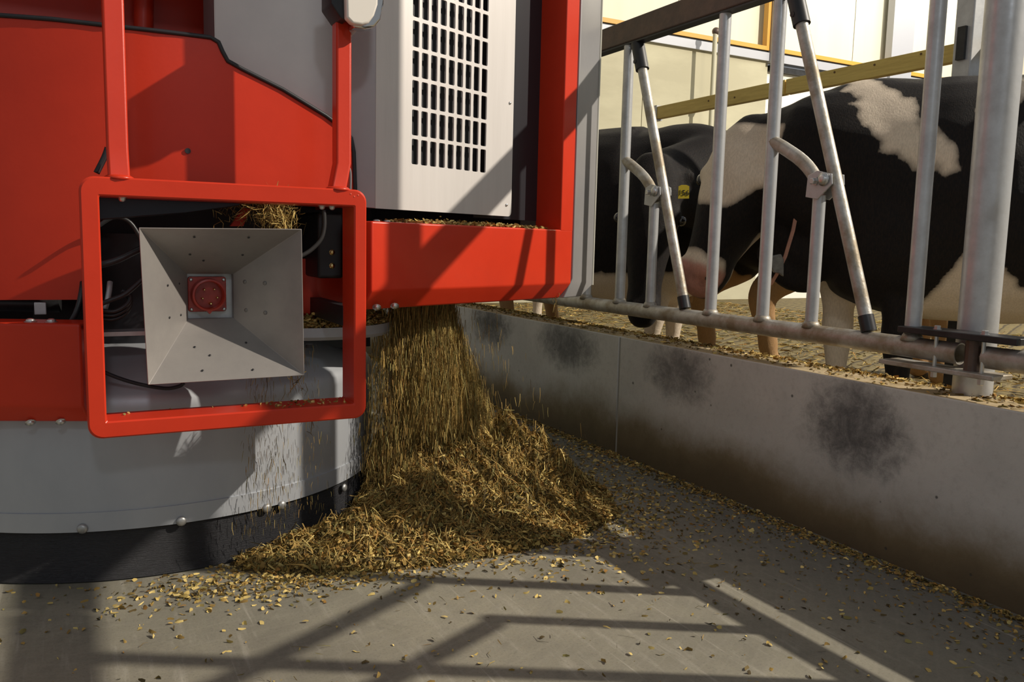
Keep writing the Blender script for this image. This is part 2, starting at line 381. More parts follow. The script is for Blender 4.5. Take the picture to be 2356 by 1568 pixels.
def weld(y, r):  # weld collar at the bar foot
    bm = bmesh.new(); tube(bm, [(FX, y, ZR+.022), (FX, y, ZR+.037), (FX, y, ZR+.045)], r, 14, rr=[r+.011, r+.006, r+.001]); return link('weld', bm, GALV_DIRTY, fence, smooth=True)
def arc_arm(y0, y1, dirz):
    pass
for k in range(-1, 6):
    ys = 2.371 + k*PER     # full-height bar carrying the arm
    yf = 1.722 + k*PER     # plain full-height bar
    cyl('upright_bar', (FX, yf, ZR+.025), (FX, yf, ZTB), .0245, GALV, fence); weld(yf, .0245)
    if k < 0: continue
    cyl('upright_bar', (FX, ys, ZR+.025), (FX, ys, ZTB), .0245, GALV, fence); weld(ys, .0245)
    yh = ys - .240         # short bar
    cyl('short_bar', (FX, yh, ZR+.025), (FX, yh, 1.19), .0225, GALV, fence); weld(yh, .0225)
    # bent arm
    bm = bmesh.new(); path = [Vector((FX, ys, 1.400)), Vector((FX, ys-.05, 1.376))] + bez((FX, ys-.10, 1.348), (FX, ys-.19, 1.30), (FX, yh+.012, 1.235), 6) + [Vector((FX, yh, 1.20))]
    tube(bm, path, .024, 16); link('bent_arm', bm, GALV_DIRTY, fence, autosm=50)
    # clevis plates
    for sx in (-1, 1):
        bm = bmesh.new(); pts = [(FX+sx*.032, yh+.035, 1.185), (FX+sx*.032, yh+.03, 1.26), (FX+sx*.032, yh-.01, 1.275), (FX+sx*.032, yh-.075, 1.26), (FX+sx*.032, yh-.08, 1.225), (FX+sx*.032, yh-.02, 1.175)]
        prism(bm, pts, (-sx*.005, 0, 0)); link('pivot_plate', bm, GALV, fence, bevel=.002)
    bolt(fence, (FX-.037, yh-.045, 1.243), (-1, 0, 0), .018, .014)
    bolt(fence, (FX-.034, yh-.006, 1.238), (-1, 0, 0), .012, .018, dome=False)
    bolt(fence, (FX+.037, yh-.045, 1.243), (1, 0, 0), .018, .014)
    # swinging lock bar
    yt, yb = ys - .045, ys - .487
    top = Vector((FX, yt-.02, 1.925)); bot = Vector((FX, yb, ZR+.034)); d = bot-top
    lk = cyl('lock_bar', top, bot, .0225, GALV_DIRTY, fence)
    cyl('rubber_sleeve', top + d*(.0) + Vector((0, 0, .0)), top + d*.105, .031, BLACK, lk, label='black sleeve at the top')
    bm = bmesh.new(); c0 = top+d*.075+Vector((-.033, .006, 0)); tube(bm, [c0, c0+Vector((.02, 0, 0))], .010, 10); link('sleeve_knob', bm, DARKST, lk, autosm=40)
    cyl('end_sleeve', top + d*.957, bot, .0255, DARKST, lk, label='dark sleeve at the foot')
# second fence panel continuing to the right of the pole
f2 = thing('feed_fence', (FX, 1.2, CT), 'second fence panel whose rail starts right of the big pole', 'fence')
bm = bmesh.new(); rings = tube(bm, [(FX, -3.5, ZR), (FX, 1.475, ZR)], .033, 24, caps=False)
r2 = tube(bm, [(FX, -3.5, ZR), (FX, 1.475, ZR)], .029, 24, caps=False)
for k in range(24): bm.faces.new((rings[1][k], r2[1][k], r2[1][(k+1) % 24], rings[1][(k+1) % 24]))
bmesh.ops.recalc_face_normals(bm, faces=bm.faces)
link('bottom_rail', bm, GALV_DIRTY, f2, autosm=40)
for y in (1.31, .64, -.1, -.8): cyl('upright_bar', (FX, y, ZR+.025), (FX, y, ZTB), .0245, GALV, f2)
for y in (1.065, .15): cyl('short_bar', (FX, y, ZR+.025), (FX, y, 1.24), .0225, GALV, f2)
for a_, b_ in (((.60, 1.80), (1.30, 1.26)), ((.38, 1.78), (1.06, 1.20)), ((-.5, 1.88), (.15, 1.1))): cyl('lock_bar', (FX-.05, a_[0], a_[1]), (FX-.05, b_[0], b_[1]), .0225, GALV_DIRTY, f2)
bm = bmesh.new(); box(bm, (FX-.03, -3.5, ZTB), (FX+.03, .98, 2.036)); link('top_rail', bm, BROWNST, f2, bevel=.006)
# the pole
PX_, PY_ = 2.462, 1.575; PR = .0565
pole = thing('steel_pole', (PX_, PY_, CT), 'thick round galvanised pole at the right standing on the kerb', 'pole')
bm = bmesh.new(); tube(bm, [(PX_, PY_, CT), (PX_, PY_, 3.4)], PR, 40); link('pole', bm, GALV, pole, autosm=40)
for nm, z0, z1, yy0, yy1, mm in (('upper_clamp_plate', .748, .768, 1.36, 1.74, DARKST), ('lower_clamp_plate', .640, .655, 1.42, 1.80, GALV_DIRTY)):
    bm = bmesh.new(); prism(bm, [(FX-.05, yy0, z0), (FX+.045, yy0, z0), (FX+.045, yy1, z0), (FX-.05, yy1, z0)], (0, 0, z1-z0)); link(nm, bm, mm, pole, bevel=.003)
bm = bmesh.new(); tube(bm, [(FX, 1.515, .645), (FX, 1.515, .765)], .024, 12); link('clamp_core', bm, BROWNST, pole)
for yy in (1.62, 1.47):
    bolt(pole, (FX-.025, yy, .640), (0, 0, -1), .010, .02, dome=False)
    bolt(pole, (FX-.025, yy, .768), (0, 0, 1), .010, .012, dome=False)
    cyl('clamp_rod', (FX-.025, yy, .655), (FX-.025, yy, .75), .006, ZINC, pole, 8)

# ================================================================ FEEDING ROBOT
SC = Vector((.25, 3.425, 0))
rob = thing('feeding_robot', (SC.x, SC.y, 0), 'red and grey feed mixing robot filling the left half, pouring feed beside its skirt', 'machine')
# --- skirt
bm = bmesh.new(); lathe(bm, [(.835, .004), (.862, .004), (.850, .03), (.845, .155), (.80, .155)], SC, 160); link('rubber_skirt', bm, RUBBER, rob, autosm=40, label='black ribbed rubber skirt')
bm = bmesh.new()
lathe(bm, [(.845, .150), (.8565, .150), (.8565, .206), (.852, .2065), (.852, .50), (.848, .525), (.835, .545), (.70, .63), (.60, .655), (.0005, .655)], SC, 192)
link('metal_skirt', bm, SKIRT, rob, autosm=25, label='round aluminium skirt')
def on_skirt(x, y, r=.8565):
    d = ray(x, y); ex = EYE-SC; a = d.x*d.x+d.y*d.y; b = 2*(ex.x*d.x+ex.y*d.y); c = ex.x**2+ex.y**2-r*r
    D = b*b-4*a*c; t = (-b-sqrt(max(D, 0)))/(2*a); return EYE+d*t
for px, py in ((-180, 1200), (190, 1215), (417, 1198), (613, 1168), (648, 1161), (790, 1121)):
    p = on_skirt(px, py); n = Vector((p.x-SC.x, p.y-SC.y, 0)); bolt(rob, p, n, .0150, .011, washer=False, name='dome_bolt', m=mat('dull_dome_bolt', (.42, .42, .41), .42, .7))
# lap line with two short gaps
# --- black box added so the inside behind the frame looks dark
bm = bmesh.new(); box(bm, (-.45, 3.0, .60), (1.0, 4.2, 1.6)); link('dark_core', bm, BLACK, rob)
bm = bmesh.new(); lathe(bm, [(.55, .64), (.55, 1.0)], SC, 48); link('turntable', bm, BLACK, rob, autosm=40)
# --- big red body shell (front), slightly bulged, 20 mm thick
def shell(name, px, Y, mat_, thick, bulge=0.0, bevel=.004, parent=rob, hole=None, label=None):
    pts = [ony(x, y, Y) for x, y in px]
    bm = bmesh.new(); prism(bm, pts, (0, thick, 0))
    return link(name, bm, mat_, parent, bevel=bevel, label=label)
top_curve = [(-420, 25), (-120, 28), (0, 35), (120, 44), (235, 57), (370, 72), (485, 86), (503, 97), (512, 118), (524, 140), (560, 160), (650, 205), (750, 266), (790, 296), (808, 318)]
body_px = top_curve + [(814, 350), (816, 430), (816, 478), (206, 452), (206, 689), (-60, 690), (-420, 695)]
def body_y(x): return 2.60 + .36*max(0., .50-x)**2
def to_body(q, off=0.):
    d = q-EYE; t = 1.0
    for _ in range(12): t = (body_y(d.x*t)+off)/d.y
    return EYE + d*t
bm = bmesh.new(); bm.faces.new([bm.verts.new(ony(x, y, 2.60)) for x, y in body_px])
for i in range(44):
    xx = -.75+i*.036
    bmesh.ops.bisect_plane(bm, geom=bm.verts[:]+bm.edges[:]+bm.faces[:], plane_co=(xx, 0, 0), plane_no=(1, 0, 0))
for v in bm.verts: v.co = to_body(v.co)
r_ = bmesh.ops.extrude_face_region(bm, geom=bm.faces[:]); bmesh.ops.translate(bm, verts=[v for v in r_['geom'] if isinstance(v, bmesh.types.BMVert)], vec=(0, .035, 0))
bmesh.ops.recalc_face_normals(bm, faces=bm.faces)
link('red_body', bm, RED, rob, autosm=30, label='large glossy red body panel')
bm = bmesh.new(); tube(bm, [to_body(ony(x, y, 2.60), -.002) for x, y in top_curve + [(814, 350), (817, 430), (817, 470)]], .0065, 10)
link('rubber_seal', bm, BLACK, rob, smooth=True, label='black seal along the body edge')
h = to_body(ony(432, 347, 2.60), -.0015); bm = bmesh.new(); bmesh.ops.create_cone(bm, cap_ends=True, segments=20, radius1=.008, radius2=.008, depth=.004, matrix=Matrix.Translation(h) @ Matrix.Rotation(pi/2, 4, 'X')); link('drain_hole', bm, BLACK, rob)
# a folded return so the shell reads as a box from the side
bm = bmesh.new(); a = ony(816, 330, 2.602); box(bm, (a.x-.02, 2.61, 1.10), (a.x-.002, 3.0, 1.28)); link('body_return', bm, RED, rob)
# --- upper recessed hopper wall, and an unseen block added to shade it
bm = bmesh.new(); box(bm, (-1.6, 3.10, 1.40), (.46, 3.13, 2.3)); link('hopper_wall', bm, RED, rob)
bm = bmesh.new(); tube(bm, [(.24, 3.05, 1.45), (.27, 3.05, 2.3)], .03, 12); link('hopper_post', bm, RED, rob, autosm=40)
bm = bmesh.new(); box(bm, (-1.6, 2.66, 1.86), (.86, 3.9, 2.95)); link('hopper_shade_block', bm, RED, rob, bevel=.004)
# --- outer covers: vent panel plane
P0 = Vector((.84, 2.5, 0)); D1 = Vector((sin(radians(67.5)), cos(radians(67.5)), 0)); N1 = Vector((-D1.y, D1.x, 0))
def W(u, z, o=0.0): return P0 + D1*u + N1*o + Vector((0, 0, z))
def roundrect(u0, z0, u1, z1, r, n=4):
    pts = []
    for (cu, cz, a0) in ((u1-r, z1-r, 0), (u0+r, z1-r, 90), (u0+r, z0+r, 180), (u1-r, z0+r, 270)):
        for i in range(n+1):
            a = radians(a0+90*i/n); pts.append((cu+r*cos(a), cz+r*sin(a)))
    return pts
# vent panel with real slots: fill the outline + slot loops
bm = bmesh.new()
def loop(pts):
    vs = [bm.verts.new(W(u, z, .06)) for u, z in pts]
    es = [bm.edges.new((vs[i], vs[(i+1) % len(vs)])) for i in range(len(vs))]; return es
edges = []
U0, U1, ZB, ZT = .064, .7425, 1.0985, 2.9
outline = [(U0, ZB)] + [(U1-.018+.018*cos(a), ZB+.018+.018*sin(a)) for a in [radians(270+15*i) for i in range(7)]] + [(U1, ZT), (U0, ZT)]
edges += loop(outline)
cu = [.220+.0426*i for i in range(9)]
rows = [(1.2505+.0942*j, 1.333+.0942*j) for j in range(12)]
for j, (z0, z1) in enumerate(rows):
    for u in cu: edges += loop(roundrect(u, z0, u+.0297, z1, .005, 3))
bmesh.ops.triangle_fill(bm, use_beauty=True, use_dissolve=False, edges=edges)
ret = bmesh.ops.extrude_face_region(bm, geom=list(bm.faces))
bmesh.ops.translate(bm, verts=[v for v in ret['geom'] if isinstance(v, bmesh.types.BMVert)], vec=N1*.006)
bmesh.ops.recalc_face_normals(bm, faces=bm.faces)
link('vent_panel', bm, PANEL, rob, label='pale metal panel with rows of upright slots')
bm = bmesh.new(); prism(bm, [W(.19, 1.22, .10), W(.66, 1.22, .10), W(.66, 2.9, .10), W(.19, 2.9, .10)], N1*.01); link('vent_backing', bm, BLACK, rob)
for u, z in ((.720, 1.517), (.713, 1.141), (.72, 1.9)): bolt(rob, W(u, z, .06), -N1, .006, .005, name='screw', washer=False)
# left (shaded) side of the cabinet
c0 = W(U0, 0, .06); c1 = Vector((.42, 2.735, 0))
bm = bmesh.new(); prism(bm, [c0+Z1*ZB, c1+Z1*1.12, c1+Z1*2.9, c0+Z1*2.9], Vector((.02, .09, 0)).normalized()*.012); link('cabinet_side', bm, GREYSIDE, rob, bevel=.002, label='grey cabinet side')
bm = bmesh.new(); prism(bm, [c1+Z1*1.12, c1+Vector((0, .22, 1.12)), c1+Vector((0, .22, 2.3)), c1+Z1*2.3], Vector((.01, 0, 0))); link('cabinet_return', bm, GREYSIDE, rob)
# black recess
bm = bmesh.new(); prism(bm, [W(.60, 1.09, .125), W(1.02, 1.09, .125), W(1.02, 2.9, .125), W(.60, 2.9, .125)], N1*.01); link('recess_panel', bm, mat('satin_black_panel', (.020, .021, .026), .35, 0), rob, label='black recessed panel')
# red corner post (front .983..1.06)
bm = bmesh.new(); prism(bm, [W(.983, 1.05, 0), W(1.066, 1.05, 0), W(1.066, 2.9, 0), W(.983, 2.9, 0)], N1*.13); link('corner_post', bm, RED, rob, bevel=.004, label='red upright corner post')
# red lower box with chamfer
bm = bmesh.new()
prof = [(0, 1.056), (0, .840), (.045, .778), (.13, .778), (.13, 1.056)]
a = [bm.verts.new(W(-.004, z, o)) for o, z in prof]
bq = [bm.verts.new(W(1.066 if z > .8 else 1.045, z, o)) for o, z in prof]
bm.faces.new(a); bm.faces.new(bq[::-1])
for i in range(5): bm.faces.new((a[i], bq[i], bq[(i+1) % 5], a[(i+1) % 5]))
bmesh.ops.recalc_face_normals(bm, faces=bm.faces)
link('lower_box', bm, RED, rob, bevel=.006, label='bright red lower box beam with chamfered foot')
for px, py in ((867, 706), (908, 703)):
    p = onpl(px, py, W(0, 0, .022), N1); bolt(rob, p, Vector((-N1.x*-1, -N1.y, -.9)), .0105, .010)
for px in (866, 890):
    p = onpl(px, 507, W(0, 0, .05), N1); bolt(rob, (p.x, p.y, 1.056), (0, 0, 1), .012, .008)
# grey outer corner cover
bm = bmesh.new()
L = [(1.072, 2.9), (1.072, .872), (1.040, .800)]; Rr = [(1.155, 2.9), (1.155, .83), (1.12, .79)]
l_ = [W(u, z, -.002) for u, z in L]; r_ = [W(u, z, .075) for u, z in Rr]
def pc(px, py, o): return onpl(px, py, W(0, 0, o), N1)
r_ = [None, pc(1362, 655, .05), pc(1336, 681, .05)]; r_[0] = Vector((r_[1].x, r_[1].y, 2.9))
l_ = [W(1.072, 2.9, -.002), pc(1318, 640, -.002), pc(1297, 685, .02)]; l_[0] = Vector((l_[1].x, l_[1].y, 2.9))
pts = [l_[0], l_[1], l_[2], r_[2], r_[1], r_[0]]
va = [bm.verts.new(p) for p in pts]; vb = [bm.verts.new(p + (N1*.9-D1*.1)*.03) for p in pts]
for q in ((0, 1, 4, 5), (1, 2, 3, 4)):
    bm.faces.new([va[i] for i in q]); bm.faces.new([vb[i] for i in q][::-1])
for i in range(6): bm.faces.new((va[i], vb[i], vb[(i+1) % 6], va[(i+1) % 6]))
bmesh.ops.recalc_face_normals(bm, faces=bm.faces)
link('corner_cover', bm, GREYSIDE, rob, bevel=.004, label='grey outer corner cover')
bm = bmesh.new(); qx = r_[1]+N1*.012; qb = qx+N1*.8-D1*.05
prism(bm, [qx, Vector((qx.x, qx.y, 2.9)), Vector((qb.x, qb.y, 2.9)), qb], D1*-.012); link('side_cover', bm, GREYSIDE, rob)
bm = bmesh.new(); tube(bm, [r_[0]+D1*.004, r_[1]+D1*.004], .004, 8); link('edge_trim', bm, mat('pale_trim', (.6, .58, .5), .5), rob)
# --- left red box
P2 = Vector((.038, 2.5, 0)); D2 = Vector((-.924, .383, 0)); N2 = Vector((.383, .924, 0))
def W2(u, z, o=0.): return P2 + D2*u + N2*o + Z1*z
bm = bmesh.new(); prof = [(0, .757), (0, .532), (.035, .483), (.12, .483), (.12, .757)]
a = [bm.verts.new(W2(.012, z, o)) for o, z in prof]; bq = [bm.verts.new(W2(.72, z, o)) for o, z in prof]
bm.faces.new(a); bm.faces.new(bq[::-1])
for i in range(5): bm.faces.new((a[i], bq[i], bq[(i+1) % 5], a[(i+1) % 5]))
bmesh.ops.recalc_face_normals(bm, faces=bm.faces)
link('lower_box', bm, RED, rob, bevel=.007, label='red lower box beam at the left, in shade')
for px, py in ((70, 975), (140, 973)):
    p = onpl(px, py-4, W2(0, 0, .03), N2); bolt(rob, p, (.2, -.8, -.8), .0105, .010)
for px in (70, 118):
    p = onpl(px, 740, W2(0, 0, .04), N2); bolt(rob, (p.x, p.y, .757), (0, 0, 1), .012, .010)
# mechanics showing between body and box at the left
bm = bmesh.new(); tube(bm, [(-.55, 2.90, .80), (-.02, 2.80, .79)], .026, 16); link('hydraulic_pipe', bm, DARKST, rob, autosm=40)
for x in (.00, .045, .07):
    bm = bmesh.new(); tube(bm, bez((x, 2.66, .74), (x+.03, 2.63, .78), (x-.01+.05, 2.68, .86), 6), .008, 8); link('hose_fitting', bm, DARKST if x < .06 else GALV, rob, smooth=True)
bm = bmesh.new(); box(bm, (-.085, 2.72, .765), (-.055, 2.75, .80)); link('pipe_clamp', bm, GALV, rob, bevel=.002)
# --- bumper frame: rounded rectangle tube
FY0, FY1 = 2.33, 2.445
def rr_loop(x0, z0, x1, z1, r, n=6):
    out = []
    for cx, cz, a0 in ((x1-r, z1-r, 0), (x0+r, z1-r, 90), (x0+r, z0+r, 180), (x1-r, z0+r, 270)):
        for i in range(n+1):
            t = radians(a0+90*i/n); out.append((cx+r*cos(t), cz+r*sin(t)))
    return out
bm = bmesh.new()
so = rr_loop(.034, .478, .765, 1.139, .034); si = rr_loop(.0775, .5215, .7285, 1.0915, .004)
def ringv(pts, y): return [bm.verts.new((x, y, z)) for x, z in pts]
e = .004
def inset(pts, d):
    cx_, cz_ = .4, .81
    return [(x + (d if x < cx_ else -d), z + (d if z < cz_ else -d)) for x, z in pts]
rgs = [ringv(si, FY1), ringv(si, FY0+e), ringv(inset(si, -e), FY0), ringv(inset(so, e), FY0), ringv(so, FY0+e), ringv(so, FY1-e), ringv(inset(so, e), FY1), ]
for A, B in zip(rgs, rgs[1:]+rgs[:1]):
    for i in range(len(A)): bm.faces.new((A[i], A[(i+1) % len(A)], B[(i+1) % len(A)], B[i]))
bmesh.ops.recalc_face_normals(bm, faces=bm.faces)
fr = link('bumper_frame', bm, RED, rob, autosm=35, label='square red bumper frame round the plug funnel')
for px, py in ((281, 460), (741, 481), (764, 482)):
    p = ony(px, py, 2.355); bolt(fr, (p.x, p.y, 1.0915), (0, 0, -1), .0088, .012)
for px, py in ((807, 446), (815, 452), (824, 449)):
    p = ony(px, py, FY0); bolt(fr, p, (0, -1, 0), .0025, .001, washer=False, name='weld_spot', m=mat('paint_chip', (.70, .09, .05), .4))
# mounting arms behind the frame
for x in (.055, .745):
    bm = bmesh.new(); box(bm, (x-.018, FY1-.005, .74), (x+.018, 2.95, .80)); link('mounting_arm', bm, BLACK, rob)
# uprights with bent feet (square section)
def sq_path(name, pts, w, dth, parent, label=None):
    bm = bmesh.new(); rings = []
    for p in pts: rings.append([bm.verts.new((p[0]+sx*w/2, p[1]+sy*dth/2, p[2])) for sx, sy in ((-1, -1), (1, -1), (1, 1), (-1, 1))])
    for a, b in zip(rings, rings[1:]):
        for k in range(4): bm.faces.new((a[k], a[(k+1) % 4], b[(k+1) % 4], b[k]))
    bm.faces.new(rings[0]); bm.faces.new(rings[-1][::-1]); bmesh.ops.recalc_face_normals(bm, faces=bm.faces)
    return link(name, bm, RED, parent, bevel=.006, label=label)
sq_path('upright_tube', [(.1255, 2.365, 1.135), (.1245, 2.385, 1.215), (.123, 2.385, 2.3)], .050, .045, rob)
sq_path('upright_tube', [(.688, 2.37, 1.133), (.7125, 2.40, 1.215), (.7145, 2.40, 2.3)], .044, .050, rob)
for x in (.1255, .690):
    bm = bmesh.new(); rings = tube(bm, [(x, 2.365, 1.136), (x, 2.365, 1.146)], .04, 16, rr=[.042, .028]); link('weld', bm, RED, rob, smooth=True)
# --- funnel (horn) with plug
HY0, HY1 = 2.36, 2.545
mo = [(.171, 1.013), (.583, 1.021), (.588, .612), (.182, .609)]; mi = [(.3035, .890), (.4305, .890), (.4305, .760), (.3035, .760)]
bm = bmesh.new(); T = .004
def q3(p, y): return bm.verts.new((p[0], y, p[1]))
def out_(ps, d):
    c = (sum(p[0] for p in ps)/4, sum(p[1] for p in ps)/4); return [(p[0]+(d if p[0] > c[0] else -d), p[1]+(d if p[1] > c[1] else -d)) for p in ps]
R_ = [[q3(p, HY1+.03) for p in mi], [q3(p, HY1) for p in mi], [q3(p, HY0+.003) for p in mo], [q3(p, HY0) for p in out_(mo, T*.5)], [q3(p, HY0+.003) for p in out_(mo, T)], [q3(p, HY1) for p in out_(mi, T)], [q3(p, HY1+.03) for p in out_(mi, T)]]
for A, B in zip(R_, R_[1:]+R_[:1]):
    for i in range(4): bm.faces.new((A[i], A[(i+1) % 4], B[(i+1) % 4], B[i]))
bmesh.ops.recalc_face_normals(bm, faces=bm.faces)
horn = link('plug_funnel', bm, HORNM, rob, bevel=.0015, label='square dull sheet metal funnel round the plug')
C4 = [Vector((p[0], HY0, p[1])) for p in mo]; I4 = [Vector((p[0], HY1, p[1])) for p in mi]
def wallpl(i):
    a, b, c = C4[i], C4[(i+1) % 4], I4[i]; n = (b-a).cross(c-a).normalized()
    cen = Vector((.37, HY0, .82))
    if (cen-a).dot(n) < 0: n = -n
    return a, n
for wi, pts in ((0, [(447, 545), (572, 546), (437, 585), (468, 599), (558, 586)]), (1, [(563, 648), (609, 651), (566, 713), (610, 719)]), (2, [(448, 798), (466, 852), (582, 850), (566, 788), (483, 817)]), (3, [(386, 656), (412, 652), (390, 730), (416, 724)])):
    a, n = wallpl(wi)
    for px, py in pts:
        p = onpl(px, py, a, n); bolt(horn, p+n*.0004, n, .0058 if wi == 1 else .0034, .0016, washer=False, m=mat('dull_rivet', (.22, .21, .2), .4, .5) if wi == 1 else DARKST, name='rivet')
bm = bmesh.new(); prism(bm, [(.27, HY1+.032, .73), (.46, HY1+.032, .73), (.46, HY1+.032, .92), (.27, HY1+.032, .92)], (0, .006, 0)); link('funnel_back_plate', bm, GALV, rob)
# red five-pin inlet
sy = HY1+.030; cs = ony(480, 678, sy-.03); cxp, czp = cs.x, cs.z
bm = bmesh.new(); prism(bm, [(x, sy-.012, z) for x, z in rr_loop(cxp-.054, czp-.050, cxp+.052, czp+.052, .008, 4)], (0, .014, 0))
plug = link('plug_inlet', bm, PLUGR, rob, bevel=.002, label='red five-pin power inlet')
bm = bmesh.new(); rr0 = .046
rg = []
for r, y in ((rr0+.002, sy-.010), (rr0, sy-.048), (rr0-.005, sy-.050), (rr0-.007, sy-.046), (rr0-.008, sy-.004), (.0005, sy-.004)):
    rg.append([bm.verts.new((cxp+r*cos(2*pi*k/40), y, czp+r*sin(2*pi*k/40))) for k in range(40)])
for A, B in zip(rg, rg[1:]):
    for k in range(40): bm.faces.new((A[k], A[(k+1) % 40], B[(k+1) % 40], B[k]))
bmesh.ops.recalc_face_normals(bm, faces=bm.faces)
link('collar', bm, PLUGR, plug, autosm=35)
bm = bmesh.new(); bmesh.ops.create_cone(bm, cap_ends=True, segments=32, radius1=.0372, radius2=.0372, depth=.002, matrix=Matrix.Translation((cxp, sy-.006, czp)) @ Matrix.Rotation(pi/2, 4, 'X')); link('insert', bm, mat('recess_dark_red', (.10, .010, .006), .3), plug, label='pin insert darkened as the recess of the collar')  # disc coloured darker to stand for the shade inside the collar
bm = bmesh.new(); prism(bm, [(cxp-.008, sy-.047, czp-rr0+.001), (cxp+.008, sy-.047, czp-rr0+.001), (cxp, sy-.047, czp-rr0-.009)], (0, .035, 0)); link('key_lug', bm, PLUGR, plug)
for px, py in ((470, 666), (493, 665), (466, 686), (500, 684), (485, 698)):
    p = ony(px, py, sy-.025); bm = bmesh.new(); rad = .0048 if py == 698 else .0033
    tube(bm, [(p.x, sy-.003, p.z), (p.x, sy-.028, p.z), (p.x, sy-.031, p.z)], rad, 12, rr=[rad, rad, rad*.5]); link('pin', bm, BRASS, plug, autosm=40)
for sx in (-1, 1):
    for sz in (-1, 1): bolt(plug, (cxp+sx*.045, sy-.0125, czp+sz*.043), (0, -1, 0), .005, .004, name='screw', washer=False)
# --- dark mechanics inside the frame opening
br = [ony(x, y, 2.47) for x, y in ((226, 452), (555, 466), (550, 473), (430, 490), (226, 506))]
bm = bmesh.new(); prism(bm, br, (0, .05, -.0)); link('bracket_blade', bm, mat('dark_blade', (.035, .038, .045), .3, .7), rob, bevel=.003)
bm = bmesh.new(); a = ony(695, 485, 2.66); b = ony(784, 640, 2.66); box(bm, (a.x+.05, 2.66, b.z), (b.x+.01, 2.9, a.z)); link('motor_housing', bm, BLACK, rob, bevel=.01)
for px, py in ((764, 580), (764, 611)):
    p = ony(px, py, 2.658); bolt(rob, p, (0, -1, 0), .007, .006, m=BRASS)
def hose(pts, Y, r, m_=BLACK, name='cable', par=rob):
    ps = [ony(x, y, Y) if not isinstance(Y, list) else ony(x, y, Y[i]) for i, (x, y) in enumerate(pts)]
    # catmull-rom
    out = []
    for i in range(len(ps)-1):
        p0, p1, p2, p3 = ps[max(i-1, 0)], ps[i], ps[i+1], ps[min(i+2, len(ps)-1)]
        for j in range(6):
            t = j/6; out.append(.5*((2*p1)+(p2-p0)*t+(2*p0-5*p1+4*p2-p3)*t*t+(3*p1-p0-3*p2+p3)*t*t*t))
    out.append(ps[-1]); bm = bmesh.new(); tube(bm, out, r, 10); return link(name, bm, m_, par, smooth=True)
hose([(225, 849), (270, 868), (320, 883), (380, 893), (412, 888), (424, 880)], 2.58, .0055)
hose([(745, 482), (746, 520), (738, 550), (715, 575), (690, 590)], 2.62, .007, mat('grey_hose', (.035, .035, .035), .4))
hose([(226, 610), (270, 598), (330, 570), (400, 548)], 2.62, .010, DARKST)
hose([(226, 520), (262, 500), (300, 512), (330, 560)], 2.62, .006, DARKST)
hose([(228, 700), (255, 690), (290, 675), (330, 640)], 2.60, .007, DARKST)
for k in range(3): hose([(228, 712+k*10), (262, 716+k*9), (292, 700+k*9), (300, 680+k*6), (280, 668)], 2.62+k*.01, .006, DARKST)
hose([(248, 340), (240, 362), (222, 398)], 2.45, .008, BLACK)
hose([(797, 375), (806, 395), (806, 440)], 2.52, .0035, mat('grey_wire', (.2, .2, .2), .4))
bm = bmesh.new(); a = ony(238, 764, 2.62); b = ony(300, 772, 2.62); box(bm, (a.x, 2.62, b.z), (b.x+.05, 2.70, a.z)); link('shelf_edge', bm, GALV, rob)
bm = bmesh.new(); prism(bm, [ony(x, y, 2.75) for x, y in ((530, 520), (560, 478), (575, 480), (560, 520))], (0, .02, 0)); link('red_bracket', bm, RED, rob)
# --- feed outlet ledge and red tub above it
TC = Vector((.755, 3.02, 0)); 
bm = bmesh.new(); lathe(bm, [(.02, .700), (.30, .700), (.318, .706), (.318, .675), (.310, .664), (.02, .664)], TC, 72); bmesh.ops.recalc_face_normals(bm, faces=bm.faces); link('outlet_plate', bm, SKIRT, rob, autosm=30, label='round pale plate strewn with feed')
bm = bmesh.new(); lathe(bm, [(.05, .72), (.20, .715), (.235, .745), (.24, .86), (.24, .93), (.05, .93)], TC + Vector((.02, .03, 0)), 64); bmesh.ops.recalc_face_normals(bm, faces=bm.faces); link('outlet_tub', bm, RED, rob, autosm=30, label='rounded red tub over the plate')
bm = bmesh.new(); tube(bm, [ony(712, 791, 2.66), ony(712, 799, 2.66)], .012, 10); link('plate_stud', bm, DARKST, rob)
# black sheet added behind the falling feed to keep the belly dark
bm = bmesh.new(); box(bm, (.9, 3.22, .86), (1.75, 3.26, 1.9)); link('belly_dark_sheet', bm, BLACK, rob)
# --- work lamp at the top
lp = ony(840, 20, 2.30)
bm = bmesh.new(); prism(bm, [ony(x, y, 2.33) for x, y in ((762, -80), (800, -80), (800, 48), (785, 42), (762, 8))], (0, .10, 0)); lh = link('work_lamp', bm, BLACK, rob, bevel=.004)
bm = bmesh.new(); prism(bm, [ony(x, y, 2.30) for x, y in ((795, -80), (872, -80), (870, 10), (862, 35), (850, 52), (835, 57), (812, 54), (798, 40))], (0, .03, 0)); link('lens', bm, LENS, lh, bevel=.006, label='milky glass lens')
bm = bmesh.new(); prism(bm, [ony(x, y, 2.325) for x, y in ((850, -80), (886, -80), (884, 10), (876, 45), (862, 62), (840, 66), (812, 62), (812, -80))], (0, .05, 0)); link('chrome_rim', bm, CHROME, lh, bevel=.006)
bm = bmesh.new(); tube(bm, [ony(802, 76, 2.40), ony(818, 60, 2.36)], .012, 10); link('lamp_bracket', bm, GALV, lh)

